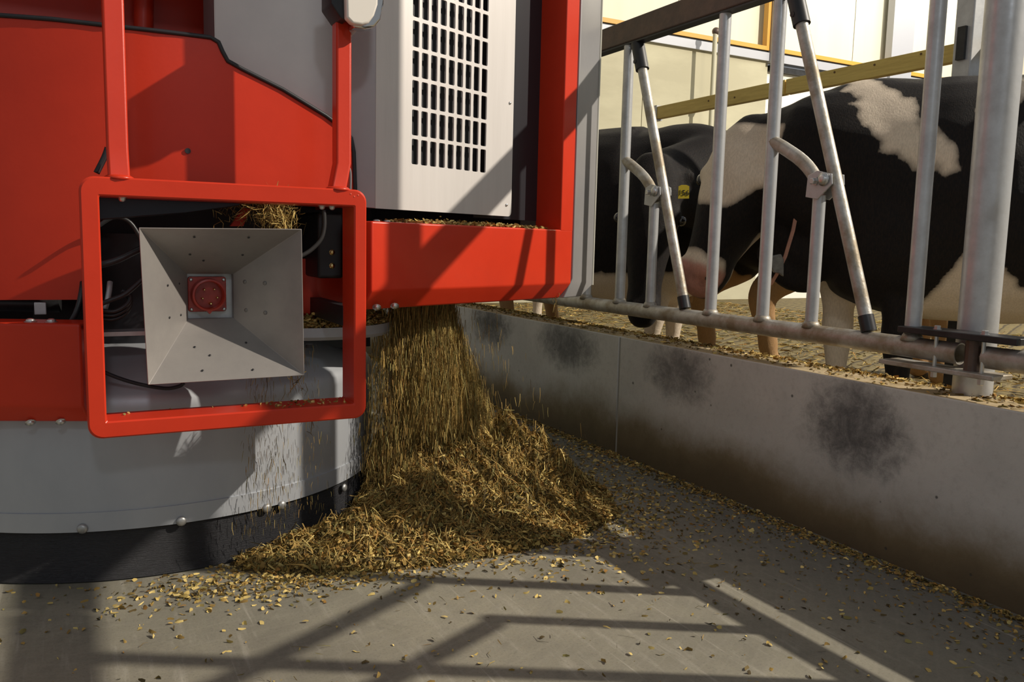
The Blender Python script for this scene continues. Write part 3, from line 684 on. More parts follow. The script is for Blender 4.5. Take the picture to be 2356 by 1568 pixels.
# ================================================================ COWS
def sup(c, u, v, ru, rv, n=20, top=1.0, bot=1.0, ex=2.3):
    """closed super-elliptic ring; v is 'up'; top/bot scale the width above/below"""
    out = []
    for k in range(n):
        a = 2*pi*k/n; ca, sa = cos(a), sin(a)
        x = abs(ca)**(2/ex)*(1 if ca >= 0 else -1); y = abs(sa)**(2/ex)*(1 if sa >= 0 else -1)
        wv = top if y > 0 else bot
        out.append(c + u*(ru*x*(1+(wv-1)*abs(y))) + v*(rv*y))
    return out
def loft(bm, rings):
    R = [[bm.verts.new(p) for p in r] for r in rings]; n = len(R[0])
    for a, b in zip(R, R[1:]):
        for k in range(n): bm.faces.new((a[k], a[(k+1) % n], b[(k+1) % n], b[k]))
    for r in (R[0], R[-1]):
        c = bm.verts.new(sum((v.co for v in r), Vector())/n)
        for k in range(n): bm.faces.new((r[k], r[(k+1) % n], c))
def chain(bm, pts, side, n=16, sub=4):
    """pts: (pos, ru(width), rv(depth)); smooth spline loft, side = approx width axis"""
    P = [Vector(p[0]) for p in pts]; A = [np.array(p[1:3], float) for p in pts]
    rings = []; N = len(P)
    def cr(a, b, c, d, t): return .5*((2*b)+(c-a)*t+(2*a-5*b+4*c-d)*t*t+(3*b-a-3*c+d)*t*t*t)
    seq = []
    for i in range(N-1):
        for j in range(sub):
            t = j/sub; ids = (max(i-1, 0), i, i+1, min(i+2, N-1))
            seq.append((cr(*[P[q] for q in ids], t), cr(*[A[q] for q in ids], t)))
    seq.append((P[-1], A[-1]))
    for i, (p, a) in enumerate(seq):
        t = (seq[min(i+1, len(seq)-1)][0]-seq[max(i-1, 0)][0]).normalized()
        u = (side - t*side.dot(t)).normalized(); v = u.cross(t)
        if v.z < 0 and abs(v.z) > .3: v = -v
        rings.append(sup(p, u, v, max(a[0], .004), max(a[1], .004), n))
    t0 = (seq[1][0]-seq[0][0]).normalized(); t1 = (seq[-1][0]-seq[-2][0]).normalized()
    def cap(p, a, t, s):
        u = (side - t*side.dot(t)).normalized(); v = u.cross(t)
        return [sup(p + t*s*min(a)*f, u, v, a[0]*g, a[1]*g, n) for f, g in ((.35, .9), (.6, .66), (.72, .3))]
    rings = cap(P[0], A[0], t0, -1)[::-1] + rings + cap(P[-1], A[-1], t1, 1)
    loft(bm, rings)

def coat_mat():
    M, N = M_plain('cow_coat')
    at = N.new('ShaderNodeAttribute', attribute_name='coat')
    g = N.pos(); n1 = N.noise(g, 90, 4, .7); n2 = N.noise(N.pos((60, 60, 14)), 3, 5, .7)
    sp = N.new('ShaderNodeSeparateColor'); N.L(at.outputs['Color'], sp.inputs[0])
    v = N.math('ADD', sp.outputs[0], N.math('MULTIPLY', N.math('SUBTRACT', n2, .5), .22))
    base = N.mix(N.rng(v, .13, .24), (.006, .0057, .0065), N.mix(.25, at.outputs['Color'], (.62, .50, .38)))
    cc_ = N.new('ShaderNodeMix', data_type='RGBA'); N.L(N.rng(v, .13, .24), cc_.inputs[0]); cc_.inputs[6].default_value = (.006, .0057, .0065, 1); N.L(at.outputs['Color'], cc_.inputs[7]); N.L(at.outputs['Color'], cc_.inputs[7])
    at = cc_; at_out = cc_.outputs[2]
    c = N.mix(N.math('MULTIPLY', N.rng(n2, .35, .7), .35), at_out, N.mix(.6, at_out, (.06, .035, .02)))
    N.L(c, N.b.inputs['Base Color']); N.b.inputs['Roughness'].default_value = .62
    N.b.inputs['Specular IOR Level'].default_value = .15
    N.b.inputs['Sheen Weight'].default_value = .03; N.b.inputs['Sheen Roughness'].default_value = .5
    N.bump(N.math('ADD', n1, n2), .35, .008)
    return M
COAT = coat_mat()
HOOF = mat('hoof_horn', (.05, .04, .03), .6)
EYEM = mat('wet_eye', (.012, .010, .012), .08, 0, coat=1.0)
BLK = (.006, .0057, .0065); WHT = (.72, .61, .48); PINK = (.50, .24, .18); TAN = (.40, .24, .11); GREYW = (.62, .60, .56)

def make_cow(name, label, origin, yaw, s, poll, muzzle, paint, face_n=None, legs=None, voxel=.017, ear_r=None, ear_l=None, neck_w=1.0, headw=1.0, belly=1.0, group=None, withers_z=1.40, extra=(), legw=1.0):
    """local: x forward, y left, z up, floor at z=0. poll/muzzle/face_n in world coordinates"""
    root = thing(name, origin, label, 'cow', group)
    Rm = Matrix.Rotation(yaw, 3, 'Z'); O = Vector(origin)
    def Wd(x, y, z): return O + Rm @ Vector((x, y, z))*s
    side = Rm @ Vector((0, 1, 0)); fwd = Rm @ Vector((1, 0, 0))
    bm = bmesh.new()
    wz = withers_z
    tb = (belly-1)*.5
    trunk = [(-.92, .94, .07, .14), (-.86, 1.04, .17, .27), (-.70, 1.05, .245, .35), (-.50, 1.03, .275, .39), (-.25, .965-tb, .335*belly, .43+tb), (0, .955-tb, .355*belly, .435+tb), (.25, .965-tb, .315*belly, .425+tb), (.45, .985, .25, .41), (.60, .99, .19, .33), (.70, .97, .12, .22)]
    chain(bm, [(Wd(x, 0, z+(wz-1.40)*max(0, (x+.9)/1.5)), ru*s, rv*s) for x, z, ru, rv in trunk], side, n=24)
    # neck
    p = Vector(poll); mz = Vector(muzzle); ax = (mz-p).normalized(); HL = (mz-p).length
    n0 = Wd(.40, 0, 1.02); n1_ = Wd(.62, 0, 1.06)
    hj = p + ax*HL*.13
    face = Vector(face_n).normalized(); face = (face-ax*face.dot(ax)).normalized(); hs = ax.cross(face).normalized()
    nk = hj - face*.07*s
    mid = n1_.lerp(nk, .5) + Vector((0, 0, -.00))
    chain(bm, [(n0, .20*s*neck_w, .34*s), (n1_, .165*s*neck_w, .29*s), (mid, .125*s*neck_w, .225*s), (nk, .115*s*headw, .165*s)], side, n=18)
    # head
    hp = [(-.02, .075, .055, -.02), (.06, .105, .085, -.03), (.18, .118, .125, -.05), (.34, .118, .150, -.062), (.50, .098, .145, -.056), (.66, .076, .112, -.036), (.80, .064, .088, -.022), (.92, .070, .080, -.020), (1.0, .060, .062, -.02)]
    k = HL*1.75*headw
    side_h = hs
    P_ = [(p + ax*HL*t + face*off*k*1.0, rw*k, rd*k) for t, rw, rd, off in hp]
    Pv = [Vector(a[0]) for a in P_]
    rings = []
    for (c, rw, rd) in P_: rings.append(sup(c, hs, face, rw, rd, 20, ex=2.4))
    c, rw, rd = P_[-1]; rings += [sup(c+ax*.03*k, hs, face, rw*.75, rd*.75, 20), sup(c+ax*.045*k, hs, face, rw*.35, rd*.35, 20)]
    c, rw, rd = P_[0]; rings = [sup(c-ax*.04*k, hs, face, rw*.4, rd*.4, 20), sup(c-ax*.025*k, hs, face, rw*.8, rd*.8, 20)] + rings
    loft(bm, rings)
    # brow ridges, cheeks, nostril pads
    for sg in (-1, 1):
        bmesh.ops.create_icosphere(bm, subdivisions=2, radius=.040*k, matrix=Matrix.Translation(p+ax*HL*.33+hs*sg*.086*k+face*.01*k))
        bmesh.ops.create_icosphere(bm, subdivisions=2, radius=.032*k, matrix=Matrix.Translation(p+ax*HL*.93+hs*sg*.040*k+face*.035*k))
    # ears
    for sg, tip in ((1, ear_l), (-1, ear_r)):
        if tip is None: tip = p + hs*sg*.27*k + ax*.03*k - face*.05*k
        tip = Vector(tip); b0 = p + ax*HL*.10 + hs*sg*.085*k - face*.03*k; e = tip-b0; L_ = e.length
        ev = e.normalized(); un = (ax - ev*ax.dot(ev)).normalized()
        chain(bm, [(b0, .022*k, .030*k), (b0+e*.35, .018*k, .058*k), (b0+e*.65, .014*k, .055*k), (b0+e*.92, .008*k, .022*k)], ev.cross(un).normalized(), n=12, sub=3)
    for cpt in extra: chain(bm, cpt, side, n=12)
    # legs
    if legs is None: legs = [(.46, .16, 0, 0), (.46, -.16, 0, 0), (-.66, .17, 0, 0), (-.66, -.17, 0, 0)]
    feet = []
    for x, y, dx, dy in legs:
        front = x > 0
        if front: pr_ = [((x-.02, y*.95, .92), .10, .17), ((x, y, .72), .078, .115), ((x+dx*.4, y+dy*.4, .50), .056, .064), ((x+dx*.5, y+dy*.5, .40), .060, .064), ((x+dx*.75, y+dy*.75, .24), .038, .042), ((x+dx*.95, y+dy*.95, .12), .046, .050), ((x+dx+.02, y+dy, .06), .055, .068)]
        else: pr_ = [((x+.04, y*.9, .98), .13, .26), ((x+.10, y, .76), .105, .17), ((x-.02, y, .60), .060, .085), ((x-.10, y, .50), .046, .068), ((x-.06+dx*.5, y, .30), .040, .046), ((x-.03+dx, y+dy, .13), .046, .052), ((x+.02+dx, y+dy, .06), .055, .068)]
        chain(bm, [(Wd(*q[0]), q[1]*s*legw, q[2]*s*legw) for q in pr_], side, n=14, sub=3)
        feet.append((x+dx+.03, y+dy))
    # tail head, brisket
    chain(bm, [(Wd(-.88, 0, 1.30), .05*s, .05*s), (Wd(-.98, 0, 1.18), .032*s, .032*s), (Wd(-1.01, 0, .8), .02*s, .02*s), (Wd(-1.01, 0, .45), .03*s, .03*s)], side, n=10)
    chain(bm, [(Wd(.45, 0, .70), .09*s, .09*s), (Wd(.62, 0, .74), .10*s, .12*s), (Wd(.72, 0, .84), .07*s, .08*s)], side, n=12)
    bmesh.ops.triangulate(bm, faces=[f for f in bm.faces if len(f.verts) > 4])
    bmesh.ops.recalc_face_normals(bm, faces=bm.faces)
    me = bpy.data.meshes.new('tmp'); bm.to_mesh(me); bm.free()
    t = bpy.data.objects.new('tmp', me); COL.objects.link(t)
    md = t.modifiers.new('r', 'REMESH'); md.mode = 'VOXEL'; md.voxel_size = voxel
    sm = t.modifiers.new('s', 'CORRECTIVE_SMOOTH'); sm.factor = .6; sm.iterations = 5; sm.use_only_smooth = True
    dg = bpy.context.evaluated_depsgraph_get(); dg.update()
    me2 = bpy.data.meshes.new_from_object(t.evaluated_get(dg)); bpy.data.objects.remove(t)
    me2.name = 'body'
    n = len(me2.vertices); co = np.empty(n*3); me2.vertices.foreach_get('co', co); co = co.reshape(-1, 3)
    cols = paint(co, dict(p=np.array(p), ax=np.array(ax), face=np.array(face), hs=np.array(hs), HL=HL, k=k))
    ed = np.empty(len(me2.edges)*2, int); me2.edges.foreach_get('vertices', ed); ed = ed.reshape(-1, 2)
    deg = np.bincount(ed.ravel(), minlength=n)[:, None]+1.0
    for _ in range(2):
        acc = cols.copy(); np.add.at(acc, ed[:, 0], cols[ed[:, 1]]); np.add.at(acc, ed[:, 1], cols[ed[:, 0]]); cols = acc/deg
    ca = me2.color_attributes.new('coat', 'FLOAT_COLOR', 'POINT')
    ca.data.foreach_set('color', np.concatenate([cols, np.ones((n, 1))], 1).astype(np.float32).ravel())
    me2.polygons.foreach_set('use_smooth', [True]*len(me2.polygons)); me2.materials.clear(); me2.materials.append(COAT)
    body = bpy.data.objects.new('body', me2); COL.objects.link(body); body.parent = root; body.matrix_parent_inverse = root.matrix_world.inverted()
    # eyes
    for sg in (-1, 1):
        c = p+ax*HL*.36+hs*sg*.119*k+face*.0*k
        bm = bmesh.new(); bmesh.ops.create_uvsphere(bm, u_segments=16, v_segments=12, radius=.021*k, matrix=Matrix.Translation(c)); link('eye', bm, EYEM, root, smooth=True)
    for sg in (-1, 1):
        c = p+ax*HL*.955+hs*sg*.052*k+face*.030*k
        bm = bmesh.new(); bmesh.ops.create_uvsphere(bm, u_segments=14, v_segments=8, radius=.017*k, matrix=Matrix.Translation(c)); link('nostril', bm, BLACK, root, smooth=True)
    # hooves: two claws each
    for x, y in feet:
        for sg in (-1, 1):
            bm = bmesh.new(); a, b = Wd(x, y+sg*.028, .085), Wd(x+.045, y+sg*.034, .0); b.z = O.z+.001
            loft(bm, [sup(a, fwd, side, .050*s, .026*s, 12), sup(a.lerp(b, .6), fwd, side, .062*s, .030*s, 12), sup(b, fwd, side, .066*s, .032*s, 12)])
            bmesh.ops.recalc_face_normals(bm, faces=bm.faces); link('hoof_claw', bm, HOOF, root, smooth=True)
    return root, Wd, dict(p=p, ax=ax, face=face, hs=hs, HL=HL, k=k)

def vnoise(co, sc, seed=0, oct_=3):
    out = np.empty(len(co))
    for i, c in enumerate(co): out[i] = noise.fractal(Vector(c)*sc + Vector((seed, seed*2, seed*3)), .7, 2.2, oct_)
    return out
def blob(co, c, r, nz, ragged=.25):
    d = (co-np.array(c))/np.array(r); return np.sqrt((d*d).sum(1)) + nz*ragged < 1
def in_px(co):
    """project vertices into photo coordinates"""
    v = co-np.array(EYE); z = v@np.array(FW); return CX+FPX*(v@np.array(RT))/z, CY-FPX*(v@np.array(UP))/z
def mixc(base, m_, c): base[m_] = c; return base
def gp(px, py, X, Y):
    d = ray(px, py); h = hypot(X, Y); return EYE + d*(h/hypot(d.x, d.y))

# ---- B: the big cow whose head is behind the middle bars
B_poll = gp(1735, 296, 2.93, 2.99); B_muz = gp(1606, 648, 2.68, 3.06)
hB = Vector((-.79, .615, 0)); WB = Vector((3.24, 2.68, 0)); sB = 1.17
OB = WB - hB*.42*sB; OB.z = STALL
def worldblobs(lst):
    """lst of (centre world, radii xyz, colour, ragged)"""
    return lst
def frame_xyz(co, A, B_, C_):   # coordinates in an oblique frame given point + two dirs
    return None
def paintB(co, h):
    nz = vnoise(co, 9, 1); nf = vnoise(co, 30, 5)
    c = np.tile(BLK, (len(co), 1)).astype(float)
    rel = co-h['p']; t = rel@h['ax']/h['HL']; w_ = rel@h['hs']; f_ = rel@h['face']
    onhead = (t > -.1) & (t < 1.15) & (np.abs(w_) < .22) & (f_ > -.32)
    # saddle patch, spots: given in the cow's own frame (along, up)
    O = np.array(OB); hh = np.array(hB); al = (co-O)@hh/sB; up = (co[:, 2]-STALL)/sB
    sd = (co-O)@np.array([-hh[1], hh[0], 0])/sB
    return c, t, w_, f_, onhead, al, up, sd, nz, nf
def paintB_full(co, h):
    c, t, w_, f_, onhead, al, up, sd, nz, nf = paintB(co, h)
    q = nz*.06+nf*.02
    # shoulder patch: from the top line, slanting back and down
    lean = al + (1.42-up)*.42
    m_ = (lean < .56+q) & (lean > .44+q-.25*(1.42-up)) & (up > .99+q*1.2+.2*np.abs(al-.08)) & (up > 1.0) & ~onhead
    mixc(c, m_, WHT)
    for a, u, ra, ru in ((.086, 1.215, .035, .04), (.01, 1.26, .05, .035), (-.04, 1.31, .05, .05)):
        mixc(c, ((al-a)**2/ra**2+(up-u)**2/ru**2 + nz*.9+nf*.6 < 1) & ~onhead, WHT)
    # belly behind the elbow
    mixc(c, (up < .665+q*1.2+.06*np.sin(al*9)) & (al < .20+.5*(.6-up)) & (al > -.62) & (up > .45), WHT)
    mixc(c, (up < .62+q) & (al > .2) & (al < .8) & (sd < -.02) & (up > .10) & False, WHT)
    # far foreleg is white from the forearm down
    mixc(c, (up < .80+q) & (al > .25) & (sd < -.03) & (up > .08), WHT)
    mixc(c, (up < .20) & (al > .25), WHT*np.ones(1) if False else WHT)
    # blaze
    m_ = onhead & (f_ > -.115+.40*t+nz*.02) & (t < .54+nz*.04) & (t > .0)
    mixc(c, m_, WHT)
    m_ = onhead & (t > .84+nz*.03) & (f_ > -.02); mixc(c, m_, WHT)
    mixc(c, onhead & (t > .90+nz*.02) & (f_ > -.04), PINK)
    mixc(c, onhead & (t > .86) & (f_ < -.10), WHT)
    mixc(c, onhead & (t > .95) & (nf > .35), BLK)
    return c
B_face = Vector((-.93, -.22, .2))
cowB, WdB, HB = make_cow('dairy_cow', 'big black and white cow with white blaze lowering its head behind the bars', tuple(OB), atan2(hB.y, hB.x), sB, B_poll, B_muz, paintB_full, B_face, neck_w=1.3, headw=1.15, belly=1.06, voxel=.014,
    legs=[(.46, -.13, -.02, 0), (.30, .15, -.03, 0), (-.66, .17, 0, 0), (-.66, -.17, 0, 0)], ear_l=gp(1826, 425, 2.95, 2.78), extra=[[(gp(1790, 560, 2.93, 2.93), .07, .12), (gp(1833, 615, 3.0, 2.85), .06, .12), (gp(1872, 640, 3.06, 2.8), .05, .08)]])
# collar and transponder
def ellipse_band(name, c, n, u, ru, rv, w_, m_, par, th=.004, a0=0, a1=2*pi, seg=40):
    bm = bmesh.new(); n = n.normalized(); u = (u-n*u.dot(n)).normalized(); v = n.cross(u); full = a1-a0 > 6.2
    N_ = seg if full else seg+1; R_ = []
    for k in range(N_):
        a = a0+(a1-a0)*k/seg; d = u*ru*cos(a)+v*rv*sin(a); dn = d.normalized()*th
        R_.append([bm.verts.new(c+d-n*w_/2), bm.verts.new(c+d+n*w_/2), bm.verts.new(c+d+dn+n*w_/2), bm.verts.new(c+d+dn-n*w_/2)])
    for k in range(seg):
        a, b = R_[k], R_[(k+1) % N_]
        for j in range(4): bm.faces.new((a[j], b[j], b[(j+1) % 4], a[(j+1) % 4]))
    bmesh.ops.recalc_face_normals(bm, faces=bm.faces); return link(name, bm, m_, par, autosm=40)
ca_ = gp(1836, 380, 3.03, 2.80); cb_ = gp(1775, 640, 2.85, 2.90)
cc = gp(1800, 480, 2.98, 2.98)
tg = gp(1786, 612, 2.80, 2.72)
bm = bmesh.new(); uu, vv = R0, Vector((0, 0, 1))
prism(bm, [tg+uu*a+vv*b for a, b in ((-.030, .045), (.012, .055), (.026, .03), (.030, -.045), (.008, -.03), (-.014, -.028), (-.030, 0))], -F0*.022)
link('transponder', bm, CLEARTAG, cowB, bevel=.004, label='grey plastic neck transponder')
sp = [gp(1843, 385, 2.93, 2.74), gp(1841, 430, 2.93, 2.74), gp(1836, 470, 2.92, 2.74), gp(1824, 530, 2.90, 2.74), gp(1806, 590, 2.87, 2.74), gp(1787, 630, 2.82, 2.74), gp(1772, 655, 2.80, 2.78)]
bm = bmesh.new(); prev = None
for i, p in enumerate(sp):
    wd = .012 if i < 2 else .008
    r = [bm.verts.new(p + R0*sx*wd - F0*sy*.006) for sx, sy in ((-1, 0), (1, 0), (1, 1), (-1, 1))]
    if prev:
        for j in range(4): bm.faces.new((prev[j], prev[(j+1) % 4], r[(j+1) % 4], r[j]))
    prev = r
bmesh.ops.recalc_face_normals(bm, faces=bm.faces)
link('neck_strap', bm, STRAP, cowB, label='faded pink neck strap')

# ---- A: black cow behind the left bars, head hanging straight down, tagged ear
def hp_coords(co, h):
    rel = co-h['p']; t = rel@h['ax']/h['HL']; return t, rel@h['hs'], rel@h['face']
def paintA(co, h):
    nz = vnoise(co, 8, 3); nf = vnoise(co, 30, 6); c = np.tile(BLK, (len(co), 1)).astype(float)
    t, w_, f_ = hp_coords(co, h)
    up = (co[:, 2]-STALL)/1.15
    mixc(c, (up < .585+nz*.05) & ((t < -.1) | (f_ < -.35)), WHT)
    mixc(c, (up < .46+nz*.03) & (np.abs(w_) > .30), TAN)
    return c
A_poll = gp(1505, 378, 2.86, 3.69); A_muz = gp(1478, 728, 2.80, 3.62)
OA = Vector((3.20, 4.50, STALL))
cowA, WdA, HA = make_cow('dairy_cow', 'black cow with yellow ear tag hanging its head behind the left bars', tuple(OA), atan2(-.95, .30), 1.15, A_poll, A_muz, paintA, Vector((-.6, -.8, .1)), voxel=.018, headw=.97, ear_l=gp(1612, 400, 2.93, 3.72), ear_r=gp(1440, 420, 2.86, 3.9), belly=1.12, legs=[(.30, .14, -.03, 0), (.40, -.14, -.1, 0), (-.60, .17, 0, 0), (-.66, -.17, 0, 0)])
# yellow ear tag with number
et = gp(1573, 441, 2.82, 3.56)
bm = bmesh.new(); prism(bm, [et+R0*a+Z1*b for a, b in ((-.028, .028), (-.012, .036), (.012, .036), (.028, .030), (.030, -.034), (-.028, -.036))], F0*.003)
tagA = link('ear_tag', bm, YTAG, cowA, label='yellow ear tag numbered 156')
def text_on(s, loc, size, m_, parent, name='tag_number'):
    cu_ = bpy.data.curves.new(name, 'FONT'); cu_.body = s; cu_.size = size; cu_.extrude = .0006; cu_.align_x = 'CENTER'; cu_.align_y = 'CENTER'; cu_.resolution_u = 3
    t = bpy.data.objects.new(name, cu_); COL.objects.link(t)
    mt = Matrix((R0, Z1, -F0)).transposed().to_4x4(); mt.translation = loc; t.matrix_world = mt
    dg = bpy.context.evaluated_depsgraph_get(); dg.update(); me = bpy.data.meshes.new_from_object(t.evaluated_get(dg)); bpy.data.objects.remove(t)
    me.materials.clear(); me.materials.append(m_); o = bpy.data.objects.new(name, me); COL.objects.link(o); o.parent = parent
    o.matrix_world = mt; o.matrix_parent_inverse = parent.matrix_world.inverted(); return o
text_on('156', et - F0*.0015 + Z1*-.006, .040, TAGINK, tagA)

# ---- D and E: further animals, mostly hidden
def paintE(co, h):
    nz = vnoise(co, 7, 8); c = np.tile(BLK, (len(co), 1)).astype(float)
    z = co[:, 2]; mixc(c, z < .86+nz*.06, WHT); mixc(c, (z < .86+nz*.05) & (co[:, 0] < 3.6), WHT)
    mixc(c, z > 1.69-.04*np.sin(co[:, 0]*9)+nz*.05, WHT); return c
OE = Vector((3.55, 7.0, STALL)); hE = Vector((.6, -.8, 0))
pe = OE + hE*1.25 + Vector((0, 0, 1.02)); me_ = OE + hE*1.30 + Vector((.03, .0, .40))
cowE, _, _ = make_cow('dairy_cow', 'far cow whose pale legs show just under the red box beam', tuple(OE), atan2(hE.y, hE.x), 1.13, pe, me_, paintE, hE+Vector((0, 0, .1)), voxel=.025)
def paintD(co, h):
    nz = vnoise(co, 7, 11); c = np.tile(BLK, (len(co), 1)).astype(float)
    mixc(c, co[:, 2] < .84+nz*.05, TAN); return c
OD = Vector((4.60, 3.78, STALL)); hD = Vector((.86, -.51, 0))
cowD, _, _ = make_cow('dairy_cow', 'tan legged cow standing mostly hidden behind the big cow', tuple(OD), atan2(hD.y, hD.x), 1.08, OD+hD*1.2+Vector((0, 0, .95)), OD+hD*1.35+Vector((0, 0, .40)), paintD, hD+Vector((0, 0, .1)), voxel=.024, belly=.8, legw=1.35, legs=[(.46, .14, 0, 0), (.46, -.14, 0, 0), (-.82, .17, 0, 0), (-.52, -.17, 0, 0)])

# ================================================================ FEED
def feed_mat(name, rough=.75):
    M, N = M_plain(name); at = N.new('ShaderNodeAttribute', attribute_name='tint')
    N.L(at.outputs['Color'], N.b.inputs['Base Color']); N.b.inputs['Roughness'].default_value = rough
    N.b.inputs['Specular IOR Level'].default_value = .3
    return M
FEEDM = feed_mat('chopped_feed')
PAL = np.array([(.42, .27, .075), (.30, .19, .055), (.18, .125, .038), (.09, .062, .022), (.56, .41, .13), (.24, .20, .065), (.66, .50, .18), (.34, .18, .045)])
def mesh_from(name, V, F, C, mat_, parent=None, label=None, cat=None, smooth=False):
    me = bpy.data.meshes.new(name); nv, nf, k = len(V), len(F), F.shape[1]
    me.vertices.add(nv); me.vertices.foreach_set('co', V.astype(np.float32).ravel())
    me.loops.add(nf*k); me.loops.foreach_set('vertex_index', F.astype(np.int32).ravel())
    me.polygons.add(nf); me.polygons.foreach_set('loop_start', np.arange(0, nf*k, k, dtype=np.int32)); me.polygons.foreach_set('loop_total', np.full(nf, k, np.int32))
    me.update(calc_edges=True); a = me.color_attributes.new('tint', 'FLOAT_COLOR', 'POINT')
    a.data.foreach_set('color', np.concatenate([C, np.ones((nv, 1))], 1).astype(np.float32).ravel())
    me.materials.append(mat_); o = bpy.data.objects.new(name, me); COL.objects.link(o)
    if parent: o.parent = parent; o.matrix_parent_inverse = parent.matrix_world.inverted()
    tag(o, label, cat, None, 'stuff'); return o
def blades(pos, dirs, L, wd, pal_w, bend=.25, jit=.25):
    """each stalk: 3 cross sections, 2 quads"""
    n = len(pos); d = dirs/np.linalg.norm(dirs, axis=1, keepdims=True)
    r = rng.normal(size=(n, 3)); s_ = np.cross(d, r); s_ /= np.linalg.norm(s_, axis=1, keepdims=True)+1e-9
    b = np.cross(s_, d); L = L[:, None]; wd = wd[:, None]
    c0 = pos-d*L/2; c2 = pos+d*L/2; c1 = pos+b*L*bend*rng.uniform(-1, 1, (n, 1))
    V = np.stack([c0-s_*wd*.5, c0+s_*wd*.5, c1-s_*wd*.6, c1+s_*wd*.6, c2-s_*wd*.25, c2+s_*wd*.25], 1).reshape(-1, 3)
    i = np.arange(n)[:, None]*6
    F = np.concatenate([i+np.array([[0, 1, 3, 2]]), i+np.array([[2, 3, 5, 4]])], 1).reshape(-1, 4)
    c = PAL[rng.choice(len(PAL), n, p=np.array(pal_w)/sum(pal_w))]*rng.uniform(1-jit, 1+jit, (n, 1))
    return V, F, np.repeat(c, 6, 0)
def merge(*parts):
    V, F, C, o = [], [], [], 0
    for v, f, c in parts: V.append(v); F.append(f+o); C.append(c); o += len(v)
    return np.concatenate(V), np.concatenate(F), np.concatenate(C)
# height field of the heap: (x, y, height, rx, ry, rotation)
HUMPS = [(1.28, 2.96, .40, .28, .24, .2), (1.50, 3.18, .40, .17, .24, 0), (1.62, 3.0, .27, .20, .22, 0), (1.10, 2.66, .21, .26, .19, .3), (1.36, 2.62, .16, .26, .18, 0), (.78, 2.53, .10, .25, .12, -.15), (1.72, 2.78, .12, .13, .16, 0), (1.05, 3.12, .2, .25, .3, 0), (1.55, 2.55, .06, .2, .12, 0), (1.15, 2.42, .045, .38, .10, 0)]
def hgt(x, y):
    z = np.zeros_like(x)
    for a, b, h, rx, ry, ro in HUMPS:
        dx, dy = x-a, y-b; u = dx*cos(ro)+dy*sin(ro); v = -dx*sin(ro)+dy*cos(ro)
        z = np.maximum(z, 0)+0; q = np.sqrt((u/rx)**2+(v/ry)**2)
        z = (z**3 + (h*np.clip(1-q*.62, 0, 1)**1.25)**3)**(1/3)
    return z
gx, gy = np.meshgrid(np.linspace(.25, 2.31, 190), np.linspace(2.05, 4.1, 190)); hz = hgt(gx, gy)
nzv = np.array([noise.fractal(Vector((a*13, b*13, 0)), .65, 2.1, 4) for a, b in zip(gx.ravel(), gy.ravel())]).reshape(gx.shape)
hz2 = np.where(hz > .004, hz*(1+.22*nzv)+.030*nzv*np.clip(hz/.08, .1, 1), 0)-.003
nn = gx.shape[0]; idx = np.arange(nn*nn).reshape(nn, nn)
F_ = np.stack([idx[:-1, :-1], idx[:-1, 1:], idx[1:, 1:], idx[1:, :-1]], -1).reshape(-1, 4)
ok = (hz.ravel()[F_].max(1) > .004) & (np.hypot(gx.ravel()[F_[:, 0]]-SC.x, gy.ravel()[F_[:, 0]]-SC.y) > .868)
Vh = np.stack([gx, gy, hz2], -1).reshape(-1, 3); Ch = np.tile(np.array([(.075, .052, .019)]), (len(Vh), 1))*(1+.4*nzv.reshape(-1, 1))
us = np.unique(F_[ok]); rem = np.zeros(len(Vh), int); rem[us] = np.arange(len(us))
core = (Vh[us], rem[F_[ok]], Ch[us])
GH = np.maximum(hz2, 0)
def relief(x, y):
    fx = np.clip((x-.25)/(2.31-.25)*189, 0, 188.999); fy = np.clip((y-2.05)/(4.1-2.05)*189, 0, 188.999)
    i = fx.astype(int); j = fy.astype(int); a, b = fx-i, fy-j
    return GH[j, i]*(1-a)*(1-b)+GH[j, i+1]*a*(1-b)+GH[j+1, i]*(1-a)*b+GH[j+1, i+1]*a*b
def outside_skirt(x, y, m=.87): return np.hypot(x-SC.x, y-SC.y) > m
def surf(n, dens):
    """rejection sample points on the heap"""
    X, Y = [], []
    while sum(map(len, X)) < n:
        x = rng.uniform(.3, 2.25, n*3); y = rng.uniform(2.1, 4.0, n*3); h = hgt(x, y)
        k = (h > .006) & (rng.random(n*3) < dens(x, y, h)) & outside_skirt(x, y)
        X.append(x[k]); Y.append(y[k])
    x = np.concatenate(X)[:n]; y = np.concatenate(Y)[:n]; return x, y, relief(x, y)
def ground_dirs(x, y, n, tilt=.35):
    e = .01; gx_ = (relief(x+e, y)-relief(x-e, y))/(2*e); gy_ = (relief(x, y+e)-relief(x, y-e))/(2*e)
    a = rng.uniform(0, 2*pi, n); dx, dy = np.cos(a), np.sin(a)
    return np.stack([dx, dy, gx_*dx+gy_*dy+rng.normal(0, tilt, n)], 1), gx_, gy_
n = 52000; x, y, h = surf(n, lambda x, y, h: .35+.65*np.clip(h/.1, 0, 1)); d, g1, g2 = ground_dirs(x, y, n, .45)
nz_ = np.interp(rng.random(n), [0, 1], [-.004, .016])
pile_b = blades(np.stack([x, y, h*1.0+nz_], 1), d, rng.gamma(3, .0075, n)+.007, rng.uniform(.0018, .0052, n), [5, 5, 4, 4, 3, 3, 1.6, 2.5], .45)
n = 30000; x, y, h = surf(n, lambda x, y, h: .6+0*x); d, _, _ = ground_dirs(x, y, n, .9)
pile_f = blades(np.stack([x, y, h+rng.uniform(0, .014, n)], 1), d, rng.uniform(.009, .026, n), rng.uniform(.005, .013, n), [6, 5, 4, 2, 3, 3, 2.2, 3], .35)
